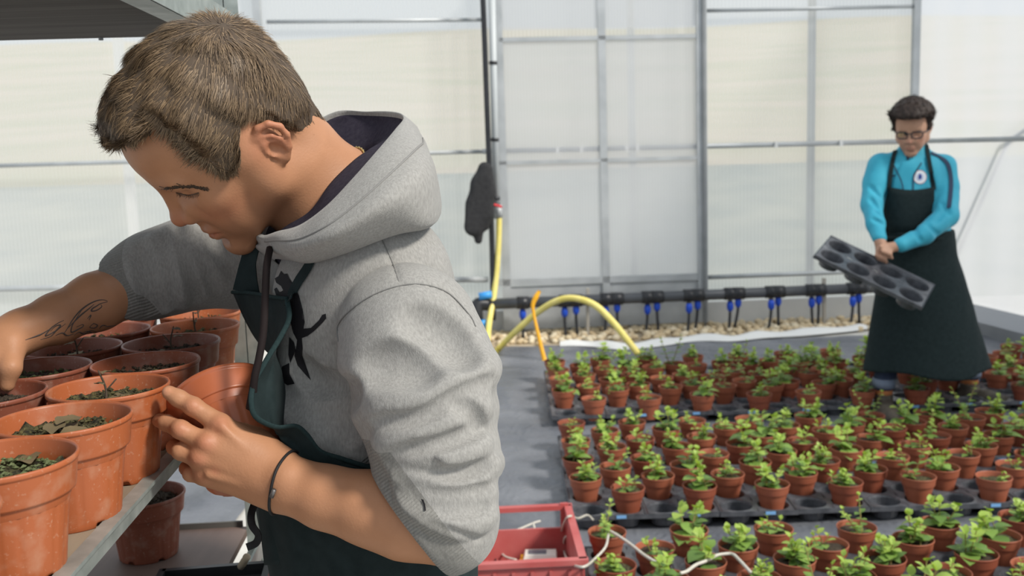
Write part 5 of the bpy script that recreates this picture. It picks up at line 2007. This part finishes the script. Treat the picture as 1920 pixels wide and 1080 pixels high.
hemt = into(MB().tube(hem, 0.0030, 8, flat=0.5).build('hem', M_HEM, None, True), apron)
tp = np.array([P(538, 560, 1.112), P(512, 557, 1.135), P(487, 552, 1.168), P(460, 548, 1.21), P(436, 548, 1.268)])
into(MB().tube(catmull(tp, 24), 0.0024, 8).build('hem', M_HEM, None, True), apron)


def on_hood(px, off=0.002):
    q = hood.march(px, off=off)
    return q, hood.grad(q)


sq, sn = on_hood([(541, 566), (548, 548), (560, 526), (574, 505), (584, 486), (592, 470)], 0.0025)
sq[0] = P(540, 566, 1.108)
into(ribbon('neck_strap', sq, sn, 0.0140, 0.0018, M_APRON), apron)
q2 = [P(462, 549, 1.21), P(463, 520, 1.205), P(466, 490, 1.20), P(474, 460, 1.195), P(486, 440, 1.20)]
into(ribbon('neck_strap', q2, [-_fw - 0.4 * _rt] * 5, [0.040, 0.030, 0.022, 0.021, 0.021], 0.0018, M_APRON), apron)
# far strap's foot is widened to stand for shade inside the bib top
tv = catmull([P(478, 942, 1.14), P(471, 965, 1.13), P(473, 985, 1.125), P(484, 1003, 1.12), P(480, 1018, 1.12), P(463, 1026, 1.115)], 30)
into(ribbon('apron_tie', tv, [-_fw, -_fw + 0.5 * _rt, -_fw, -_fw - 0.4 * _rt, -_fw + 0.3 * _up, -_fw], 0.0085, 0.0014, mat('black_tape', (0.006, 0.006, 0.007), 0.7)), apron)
into(MB().tube(hem[:2] - np.array([0, 0, 0.003]), 0.001, 6).build('strap_stitch', M_HEM, None, True), apron)


# ---- printed and inked marks that follow the surface they sit on
def decal(name, polys, sdf, material, off=0.0009, step=4.0):
    from mathutils.geometry import delaunay_2d_cdt
    allV, allF = [], []
    for poly in polys:
        pl = np.array(poly, float)
        pts = [Vector(map(float, p)) for p in pl]
        n = len(pts)
        lo, hi = pl.min(0), pl.max(0)
        for x in np.arange(lo[0], hi[0], step):
            for y in np.arange(lo[1], hi[1], step):
                inside = False
                for i in range(n):
                    (x1, y1), (x2, y2) = pl[i], pl[i - 1]
                    if (y1 > y) != (y2 > y) and x < (x2 - x1) * (y - y1) / (y2 - y1) + x1:
                        inside = not inside
                if inside:
                    pts.append(Vector((float(x), float(y))))
        r = delaunay_2d_cdt(pts, [], [list(range(n))], 1, 1e-6)
        vv = np.array([tuple(v) for v in r[0]])
        allF += [tuple(i + len(allV) for i in f) for f in r[2]]
        allV += vv.tolist()
    q = sdf.march(np.array(allV), off=off)
    return mesh_obj(name, q, allF, material, None, True)


M_PRINT = mat('black_print', (0.013, 0.012, 0.014), 0.7, spec=0.25)
cat_ = [(262, 215), (275, 230), (290, 228), (300, 250), (325, 285), (345, 330), (362, 395), (371, 450), (366, 482), (400, 478), (435, 445), (452, 418), (468, 413), (470, 435), (450, 458), (415, 492), (385, 515),
        (358, 525), (362, 570), (360, 605), (378, 655), (400, 720), (372, 690), (338, 650), (324, 605), (332, 565), (336, 535), (318, 500), (300, 430), (298, 380), (285, 340), (262, 345), (240, 330), (230, 300),
        (240, 292), (255, 315), (272, 305), (262, 285), (240, 270), (233, 250), (250, 240)]
foot_ = [(268, 655), (300, 640), (302, 690), (325, 735), (292, 742), (262, 722), (256, 690)]
leg_ = [(300, 520), (322, 545), (330, 580), (305, 640), (296, 600)]
S5 = 260 / 638
into(decal('chest_print', [[(420 + x * S5, 420 + y * S5) for x, y in pl] for pl in (cat_, foot_, leg_)], hood, M_PRINT), hoodie)
into(decal('sleeve_mark', [[(789, 935), (794, 937), (797, 945), (799, 958), (795, 958), (794, 947)]], hood, M_PRINT, 0.0012), hoodie)

M_INK = mat('tattoo_ink', (0.075, 0.058, 0.052), 0.6)
S4 = 480 / 1525
strokes = [[(640, 395), (610, 388), (570, 395), (520, 420), (470, 460), (430, 510), (400, 560), (380, 590)], [(640, 400), (600, 410), (575, 425), (550, 440), (545, 455), (575, 450), (605, 430), (600, 415)],
           [(500, 430), (460, 490), (430, 540), (425, 580), (470, 560), (495, 545), (490, 535), (455, 550)], [(540, 540), (560, 530), (580, 540), (560, 555), (535, 550), (560, 525)],
           [(380, 510), (340, 530), (300, 560), (270, 600), (300, 590), (350, 560), (390, 530)], [(300, 560), (250, 590), (200, 610), (150, 628)], [(590, 560), (610, 540), (640, 545)], [(520, 500), (540, 480), (530, 510)],
           [(240, 625), (300, 605), (330, 575), (360, 540), (330, 545), (300, 575)], [(400, 560), (440, 520), (480, 480), (530, 440), (560, 415)], [(620, 555), (650, 545), (690, 540)], [(440, 600), (470, 580), (500, 590), (540, 570), (580, 580)],
           [(330, 600), (370, 585), (400, 600), (440, 590)], [(480, 590), (520, 575), (560, 585), (600, 575)]]
ink = MB()
for st in strokes:
    c = catmull([(x * S4, 440 + y * S4, 0) for x, y in st], 6 * len(st))[:, :2]
    ink.tube(body.march(c, off=-0.0002), np.interp(np.linspace(0, 1, len(c)), [0, 0.5, 1], [0.0004, 0.0011, 0.0004]), 6)
tat = into(ink.build('tattoo', M_INK, None, True), bo)
tag(tat, 'curling script tattoo on the forearm')

# ---- bracelet, necklace, lashes
wa = unit(P(470, 890, 1.083) - P(600, 930, 1.072))
ra = unit(P(549, 866, 1.078) - P(506, 946, 1.078))
ra = unit(ra - wa * (ra @ wa))
rb = np.cross(wa, ra)
wc = P(528, 906, 1.079)
t = np.linspace(0, 2 * math.pi, 60, endpoint=False)
bp = body.snap(np.array([wc + 0.034 * (ra * math.cos(a) + rb * math.sin(a)) for a in t]), 0.0012, 6)
br = local(MB().tube(bp, 0.0016, 8, closed=True).build('bracelet', mat('black_braid', (0.012, 0.011, 0.012), 0.6, bump=0.3, bscale=2000), None, True))
tag(br, 'thin black cord bracelet')
cl_ = body.march([(514, 918), (509, 932)], off=0.0022)
into(MB().tube(cl_, 0.0026, 10).build('clasp', mat('pewter', (0.16, 0.15, 0.145), 0.45, 0.7), None, True), br)
na = unit(P(478, 285, 1.17) - P(660, 415, 1.25))
nc = P(612, 362, 1.225)
n1 = unit(_up - na * (_up @ na))
n2 = np.cross(na, n1)
npz = body.snap(np.array([nc + 0.085 * (n1 * math.cos(a) + n2 * math.sin(a)) for a in np.linspace(0, 2 * math.pi, 150, endpoint=False)]), 0.0018, 6)
gold = mat('gold', (0.75, 0.50, 0.16), 0.25, 1.0)
neck = local(MB().tube(npz, 0.0011 + 0.0010 * (np.arange(150) % 3 == 0), 6, closed=True).build('necklace', gold, None, True))
tag(neck, 'thin gold chain')
M_LASH = mat('lashes', (0.075, 0.048, 0.030), 0.6)
rg = np.random.default_rng(9)
lp = catmull([(330, 361, 0), (344, 364, 0), (358, 365, 0), (373, 361, 0)], 20)[:, :2]
bq = catmull([(298, 357, 0), (328, 351, 0), (360, 350, 0), (392, 356, 0)], 60)[:, :2]
lw = (body.march(lp) - HEAD_T) @ HEAD_R
bi = rg.integers(4, 56, 260)
ba = (body.march(bq[bi] + rg.normal(size=(260, 2)) * np.array([2, 2.2])) - HEAD_T) @ HEAD_R
bz_ = (body.march(bq[np.minimum(bi + 5, 59)] + rg.normal(size=(260, 2)) * 1.5 - np.array([0, 1.0])) - HEAD_T) @ HEAD_R
for e in (1, -1):
    fl_ = np.array([1, e, 1.0])
    lash = MB()
    g_ = head.grad(lw)
    ll = (lw + g_ * 0.0007) * fl_
    lash.tube(ll @ HEAD_R.T + HEAD_T, 0.0006, 5)
    for i in range(1, 20):
        a = ll[i]
        b = a + np.array([0.0036, e * 0.0010, -0.0030]) * rg.uniform(0.5, 1.1) + rg.normal(size=3) * 0.0004
        lash.tube(np.array([a, (a + b) / 2 + np.array([0, 0, -0.0006]), b]) @ HEAD_R.T + HEAD_T, [0.00035, 0.0003, 0.0001], 4)
    into(lash.build('eyelash', M_LASH, None, True), bo)
    brow = MB()
    ga, gb_ = head.grad(ba), head.grad(bz_)
    for i in range(150):
        if np.linalg.norm(ba[i] - bz_[i]) < 0.02:
            brow.tube(np.array([(ba[i] + ga[i] * 0.0003) * fl_, (bz_[i] + gb_[i] * 0.0014) * fl_]) @ HEAD_R.T + HEAD_T, [0.0004, 0.00015], 4)
    into(brow.build('eyebrow', M_LASH, None, True), bo)
M_SEAM = mat('seam_thread', (0.19, 0.186, 0.177), 0.95)
for ln_ in ([(634, 640), (633, 612), (650, 588), (690, 558), (740, 538), (790, 533), (840, 549), (880, 590), (892, 612)], [(714, 444), (735, 490), (748, 528)]):
    c_ = catmull([(x, y, 0) for x, y in ln_], 12 * len(ln_))[:, :2]
    into(MB().tube(hood.march(c_, off=0.0003), 0.0008, 6).build('seam', M_SEAM, None, True), hoodie)

# ---- trousers and shoes below the frame
tr = Sdf()
for s_ in (1, -1):
    hip = np.array([-0.17, 1.25 - s_ * 0.09, 0.92])
    kn = np.array([-0.20, 1.25 - s_ * 0.11, 0.50])
    an = np.array([-0.14, 1.25 - s_ * 0.12, 0.09])
    tr.path([hip, kn, an], [0.095, 0.07, 0.055], 0.03)
local(np_mesh('trousers', *tr.mesh(0.012), mat('dark_jeans', (0.02, 0.025, 0.045), 0.85)))
for s_ in (1, -1):
    sh = Sdf()
    sh.path([(-0.13, 1.25 - s_ * 0.12, 0.045), (-0.22, 1.25 - s_ * 0.125, 0.04), (-0.32, 1.25 - s_ * 0.13, 0.032)], [0.045, 0.042, 0.032], 0.03)
    sh.add(lambda p: 0.0 - p[..., 2], (-0.2, 1.25 - s_ * 0.12, 0), 0.2, 0.002, 'i')
    local(np_mesh('shoe', *sh.mesh(0.008), mat('black_shoe', (0.02, 0.02, 0.02), 0.5)))
# ------------------------------------------------------------------ the second gardener, by the trays
boy = empty('person', PZ(1740, 770, 0.0))
tag(boy, 'young man in turquoise top, glasses and long dark apron holding an empty pot tray', 'person')


def lb_(o, parent=None):
    o.parent = parent or boy
    if parent is None:
        o.matrix_parent_inverse = Matrix.Translation(boy.location).inverted()
    return o


def cv(r, u, t):
    """World direction from picture-right, picture-up and towards-the-camera amounts."""
    return unit(r * _rt + u * _up - t * _fw)


DB = 5.0
bF = cv(-0.45, -0.45, 0.77)
bL = cv(0.87, -0.05, 0.49)
bL = unit(bL - bF * (bL @ bF))
bU = np.cross(bF, bL)
BR = np.stack([bF, bL, bU], 1)
BT = P(1711, 243, DB - 0.06)
bhead = make_head()
bb = Sdf()
bb.group(bhead, BR, BT, 0.17, 0.004)
bb.cone(P(1712, 255, DB - 0.02), P(1714, 300, DB + 0.02), 0.052, 0.058, 0.02)
bb.cone(P(1714, 300, DB + 0.02), P(1722, 470, DB + 0.02), 0.07, 0.08, 0.03)
bb.path([P(1645, 312, DB), P(1635, 385, DB - 0.05), P(1650, 452, DB - 0.20)], [0.025, 0.024, 0.022], 0.02)
bb.path([P(1772, 312, DB), P(1775, 405, DB - 0.13), P(1690, 460, DB - 0.24)], [0.025, 0.024, 0.022], 0.02)
# fists closed on the edge of the tray
for (wx, wy, wd, kx, ky, kd, sx) in [(1650, 452, DB - 0.20, 1652, 474, DB - 0.215, -1), (1690, 460, DB - 0.24, 1662, 466, DB - 0.235, 1)]:
    bb.cone(P(wx, wy, wd), P(kx, ky, kd), 0.024, 0.026, 0.02)
    for i in range(4):
        a = P(kx - 6 + 5 * i, ky - 6 + 2 * i, kd - 0.015)
        b = P(kx - 8 + 5 * i, ky + 5 + 2 * i, kd - 0.032)
        c = P(kx - 5 + 5 * i, ky + 12 + 2 * i, kd - 0.018)
        bb.path([a, b, c], [0.0100, 0.0092, 0.0080], 0.004)
    bb.path([P(kx - 6 * sx, ky - 8, kd - 0.01), P(kx - 11 * sx, ky - 3, kd - 0.028)], [0.012, 0.009], 0.006)
M_SKINB = skin_material('skin_fair', (0.50, 0.285, 0.19), (0.50, 0.17, 0.13))
V, Q = bb.mesh(0.0055, n=14)
bbo = lb_(np_mesh('body', V, Q, M_SKINB))
set_tone(bbo, V, face_tone((V - BT) @ BR))
lb_(hair_mesh('hair', bhead, BR, BT, None, hair_material('dark_brown_hair', (0.022, 0.014, 0.011), (0.085, 0.058, 0.046)), 0.036, 0.009, 0.012, 16000, (-0.05, -0.03, 0.10), 0.022, 0.0013, vox=0.006, seed=6,
              sweep=(0.15, 0.35, 0.35), cap=mat('dark_hair_roots', (0.030, 0.021, 0.017), 0.8)))
# glasses
gl = MB()
for e in (1, -1):
    t = np.linspace(0, 2 * math.pi, 24, endpoint=False)
    ring_ = np.stack([0.104 - 0.010 * np.abs(np.cos(t)) * (np.cos(t) * e > 0), e * 0.034 + 0.025 * np.sign(np.cos(t)) * np.abs(np.cos(t)) ** 0.6, 0.006 + 0.0165 * np.sign(np.sin(t)) * np.abs(np.sin(t)) ** 0.6], -1)
    gl.tube(ring_ @ BR.T + BT, 0.0028, 6, closed=True)
    gl.tube(np.array([(0.096, e * 0.058, 0.014), (0.060, e * 0.078, 0.014), (-0.015, e * 0.082, 0.012)]) @ BR.T + BT, 0.0024, 6)
gl.tube(np.array([(0.104, 0.010, 0.012), (0.107, 0, 0.014), (0.104, -0.010, 0.012)]) @ BR.T + BT, 0.0024, 6)
glo = lb_(gl.build('glasses', mat('dark_frame', (0.020, 0.024, 0.035), 0.3), None, True))
lens = bpy.data.materials.new('spectacle_lens')
lens.use_nodes = True
_nt = lens.node_tree
_nt.nodes.remove(_nt.nodes['Principled BSDF'])
_a, _b, _c = _nt.nodes.new('ShaderNodeBsdfTransparent'), _nt.nodes.new('ShaderNodeBsdfGlossy'), _nt.nodes.new('ShaderNodeMixShader')
_b.inputs['Roughness'].default_value = 0.05
_c.inputs[0].default_value = 0.14
_nt.links.new(_a.outputs[0], _c.inputs[1])
_nt.links.new(_b.outputs[0], _c.inputs[2])
_nt.links.new(_c.outputs[0], _nt.nodes['Material Output'].inputs[0])
for e in (1, -1):
    t = np.linspace(0, 2 * math.pi, 24, endpoint=False)
    ring_ = np.stack([0.104 - 0.010 * np.abs(np.cos(t)) * (np.cos(t) * e > 0), e * 0.034 + 0.024 * np.sign(np.cos(t)) * np.abs(np.cos(t)) ** 0.6, 0.006 + 0.0155 * np.sign(np.sin(t)) * np.abs(np.sin(t)) ** 0.6], -1)
    lb_(mesh_obj('lens', ring_ @ BR.T + BT, [tuple(range(24))], lens), glo)

# turquoise top
jk = Sdf()
jk.cone(P(1655, 312, DB + 0.01), P(1768, 312, DB + 0.01), 0.060, 0.060, 0.03)
jk.cone(P(1710, 320, DB + 0.01), P(1718, 470, DB + 0.02), 0.125, 0.135, 0.06, sq=(_fw, 1.35))
jk.cone(P(1686, 330, DB + 0.01), P(1692, 430, DB + 0.01), 0.085, 0.085, 0.04)
jk.cone(P(1742, 330, DB + 0.01), P(1746, 430, DB + 0.01), 0.09, 0.09, 0.04)
jk.cone(P(1713, 282, DB + 0.01), P(1714, 300, DB + 0.02), 0.066, 0.075, 0.03)                        # collar
jk.path([P(1650, 312, DB), P(1640, 345, DB - 0.01), P(1634, 385, DB - 0.05), P(1642, 420, DB - 0.13), P(1649, 446, DB - 0.19)], [0.062, 0.056, 0.050, 0.044, 0.034], 0.02)
jk.path([P(1768, 312, DB), P(1775, 350, DB - 0.03), P(1774, 405, DB - 0.13), P(1735, 438, DB - 0.20), P(1690, 459, DB - 0.24)], [0.064, 0.058, 0.054, 0.047, 0.036], 0.02)
TORSO = Sdf()
TORSO.items = list(jk.items[:5])
BASEJ = Sdf()
BASEJ.items = list(jk.items)
for ln in ([(1690, 300), (1676, 330), (1668, 352)], [(1735, 300), (1745, 330), (1752, 356)], [(1640, 395), (1655, 405)], [(1636, 410), (1656, 420)], [(1740, 420), (1760, 440)], [(1765, 380), (1780, 400)],
           [(1770, 395), (1755, 415)], [(1712, 425), (1728, 452)], [(1632, 350), (1652, 372)], [(1632, 372), (1648, 392)]):
    q = BASEJ.march(catmull([(x, y, 0) for x, y in ln], 8)[:, :2], 3.5, 6.5)
    jk.path(q, 0.005, 0.016, 's')
jk.disp = lambda p: 0.003 * noise3(p, 26, 61)
jk.disp_max = 0.008
M_TURQ = mat('turquoise_jersey', (0.035, 0.34, 0.48), 0.6, spec=0.3, var=(0.055, 0.42, 0.56), scale=12, sheen=0.15)
jo = lb_(np_mesh('top', *jk.mesh(0.007, n=14), M_TURQ))
tag(jo, 'turquoise long-sleeved sports top')
M_NAVY = mat('navy_trim', (0.020, 0.040, 0.085), 0.7)


def jribbon(name, px, wd, m_, off=0.003):
    q = jk.march(catmull([(x, y, 0) for x, y in px], 24)[:, :2], 3.5, 6.5, off=off)
    n = jk.grad(q)
    T = np.gradient(q, axis=0)
    S = np.array([unit(np.cross(a, b)) for a, b in zip(T, n)]) * wd / 2
    V = np.concatenate([np.stack([q - S, q + S], 1).reshape(-1, 3), np.stack([q - S + n * 0.002, q + S + n * 0.002], 1).reshape(-1, 3)])
    N = len(q)
    F = [(2 * i, 2 * i + 1, 2 * i + 3, 2 * i + 2) for i in range(N - 1)] + [(2 * N + 2 * i, 2 * N + 2 * i + 2, 2 * N + 2 * i + 3, 2 * N + 2 * i + 1) for i in range(N - 1)]
    return lb_(mesh_obj(name, V, F, m_, None, True), jo)


jribbon('sleeve_stripe', [(1746, 287), (1762, 294), (1777, 308), (1783, 335), (1782, 365), (1779, 390)], 0.020, M_NAVY)
jribbon('zip', [(1702, 291), (1702, 300)], 0.012, M_NAVY)
jribbon('chest_seam', [(1676, 310), (1690, 340), (1694, 360)], 0.005, M_NAVY)
jribbon('chest_seam', [(1728, 305), (1714, 330), (1712, 358)], 0.005, M_NAVY)
jribbon('chest_mark', [(1666, 326), (1672, 330), (1678, 329)], 0.008, M_NAVY)


def jdecal(name, polys, m_, off):
    V, F = [], []
    for pl in polys:
        F.append(tuple(range(len(V), len(V) + len(pl))))
        V += pl
    return lb_(mesh_obj(name, jk.march(np.array(V, float), 3.5, 6.5, off=off), F, m_, None, True), jo)


def circ(r, n=28):
    return [(1725 + r * math.cos(a), 332 + r * 1.04 * math.sin(a)) for a in np.linspace(0, 2 * math.pi, n, endpoint=False)]


M_CB = mat('badge_blue', (0.012, 0.045, 0.26), 0.5)
M_CW = mat('badge_white', (0.82, 0.82, 0.84), 0.5)
M_CRED = mat('badge_red', (0.45, 0.05, 0.10), 0.5)
jdecal('badge_border', [circ(12.6)], M_CRED, 0.0030)
jdecal('badge_field', [circ(11.8)], M_CW, 0.0042)
jdecal('badge_ring', [circ(7.4)], mat('badge_pale', (0.62, 0.66, 0.80), 0.5), 0.0054)
jdecal('badge_emblem', [[(1725 + x, 332 + y) for x, y in ((-1, -6), (2, -6), (1.5, -3), (4, -4), (3, -1), (4, 2), (2, 1), (3, 5), (0.5, 3), (-1, 6), (-2, 3), (-4, 4), (-2.5, 1), (-4, -2), (-1.5, -1.5), (-2.5, -4))]], M_CB, 0.0066)

# apron
ap = Sdf()
ap.cone(P(1719, 447, DB + 0.03), P(1738, 705, DB + 0.03), 0.168, 0.318, 0.02, sq=(_fw, 1.35))
ap.cone(P(1722, 440, DB + 0.02), P(1722, 452, DB + 0.02), 0.172, 0.172, 0.03, sq=(_fw, 1.25))
_bz = P(1738, 694, DB)[2]
ap.add(lambda p: _bz - p[..., 2] + 0.010 * np.sin(p[..., 0] * 14), P(1738, 600, DB), 0.8, 0.004, 'i')
_tz = P(1722, 432, DB)[2]
ap.add(lambda p: p[..., 2] - _tz, P(1738, 600, DB), 0.8, 0.01, 'i')
ap.disp = lambda p: 0.010 * noise3(p * np.array([1, 1, 0.28], dtype=p.dtype), 15, 71) * smooth01((_tz - p[..., 2]) / 0.3) + 0.003 * noise3(p, 34, 72)
ap.disp_max = 0.02
ao = lb_(np_mesh('apron', *ap.mesh(0.010, n=14), M_APRON))
tag(ao, 'long dark green apron')
# bib laid on the chest
cols = []
for y, xl, xr in [(350, 1664, 1753), (362, 1663, 1752), (375, 1660, 1752), (395, 1656, 1758), (420, 1655, 1770), (445, 1654, 1784)]:
    bx_ = np.stack([np.linspace(xl, xr, 16), np.full(16, y) + 6 * np.sin(np.linspace(0, 3.14, 16)) * (y < 370)], -1)
    q = TORSO.march(bx_, 4.0, 7.0, off=0.009)
    far_ = proj(q)[:, 2] > DB - 0.01
    q[far_] = np.array([P(x_, y_, DB - 0.01) for x_, y_ in bx_[far_]]).reshape(-1, 3)
    cols.append(q)
bib = np_mesh('bib', np.array(cols).reshape(-1, 3), grid_faces0(6, 16), M_APRON)
sd = bib.modifiers.new('thickness', 'SOLIDIFY')
sd.thickness = 0.004
lb_(bib, ao)
sb = lb_(MB().tube(np.array([P(1654 + 133 * (0.5 - 0.5 * math.cos(a)), 446 + 2 * math.sin(a), DB + 0.02 - 0.155 * math.sin(a)) for a in np.linspace(0, math.pi, 24)]), 0.011, 8, flat=1.0).build('waistband', M_APRON, None, True), ao)
jribbon('apron_strap', [(1667, 352), (1670, 325), (1674, 300), (1679, 282)], 0.021, M_APRON, 0.006).parent = ao
jribbon('apron_strap', [(1751, 356), (1746, 325), (1741, 295), (1738, 270)], 0.021, M_APRON, 0.006).parent = ao

# jeans, socks, boots
M_JEAN = mat('blue_jeans', (0.020, 0.030, 0.065), 0.85, var=(0.035, 0.048, 0.09), scale=40)
M_CUFF = mat('turned_up_cuff', (0.20, 0.24, 0.32), 0.85)
M_SOCK = mat('orange_sock', (0.55, 0.20, 0.07), 0.9)
M_BOOT = mat('grey_brown_boot', (0.075, 0.062, 0.048), 0.7, var=(0.12, 0.10, 0.075), scale=40)
for (hx, hy, ax_, ad, toe) in [(1700, 540, 1657, 5.03, (-0.02, -0.15)), (1765, 540, 1818, 5.20, (0.10, -0.12))]:
    an = P(ax_, 1.0, ad)
    ank = np.array([P(ax_, 720, ad)[0], P(ax_, 720, ad)[1], 0.17])
    lg = Sdf()
    lg.path([P(hx, hy, DB + 0.03), (P(hx, hy, DB + 0.03) + ank) / 2 + np.array([0, 0.03, 0.02]), ank], [0.075, 0.064, 0.052], 0.02)
    lb_(np_mesh('trouser_leg', *lg.mesh(0.010), M_JEAN))
    lb_(MB().tube(np.array([ank - UPZ * 0.015, ank + UPZ * 0.030]), 0.056, 16).build('trouser_cuff', M_CUFF, None, True))
    lb_(MB().tube(np.array([ank - UPZ * 0.065, ank]), [0.043, 0.045], 14).build('sock', M_SOCK, None, True))
    bt_ = Sdf()
    f0 = np.array([ank[0], ank[1], 0.0])
    tv_ = np.array([toe[0], toe[1], 0.0])
    bt_.cone(f0 + UPZ * 0.105, f0 + UPZ * 0.05, 0.046, 0.046, 0.02)
    bt_.path([f0 + UPZ * 0.045 - tv_ * 0.2, f0 + tv_ * 0.6 + UPZ * 0.048, f0 + tv_ * 1.1 + UPZ * 0.040], [0.045, 0.046, 0.040], 0.02)
    bt_.add(lambda p: 0.012 - p[..., 2], f0, 0.4, 0.003, 'i')
    lb_(np_mesh('boot', *bt_.mesh(0.009), M_BOOT))

# the tray he holds
ta = 0.44 * _rt - 0.247 * _up - 0.185 * _fw
tb = (-0.138 * _rt - 0.096 * _up - 0.200 * _fw)
ay = unit(ta)
axx = unit(tb - ay * (tb @ ay))
az = np.cross(axx, ay)
if az @ (_up - _fw) < 0:
    axx = -axx
    az = np.cross(axx, ay)
ht = bpy.data.objects.new('pot_tray', TRAY_ME)
COL.objects.link(ht)
cT = P(1640, 507, DB - 0.30)
Mh = Matrix([[axx[i], ay[i], az[i], 0] for i in range(3)] + [[0, 0, 0, 1]])
ht.matrix_world = Matrix.Translation(Vector(cT)) @ Mh @ Matrix.Translation((0, 0, -TRAY_Z))
tag(ht, 'empty black pot tray held tilted in both hands', 'tray')
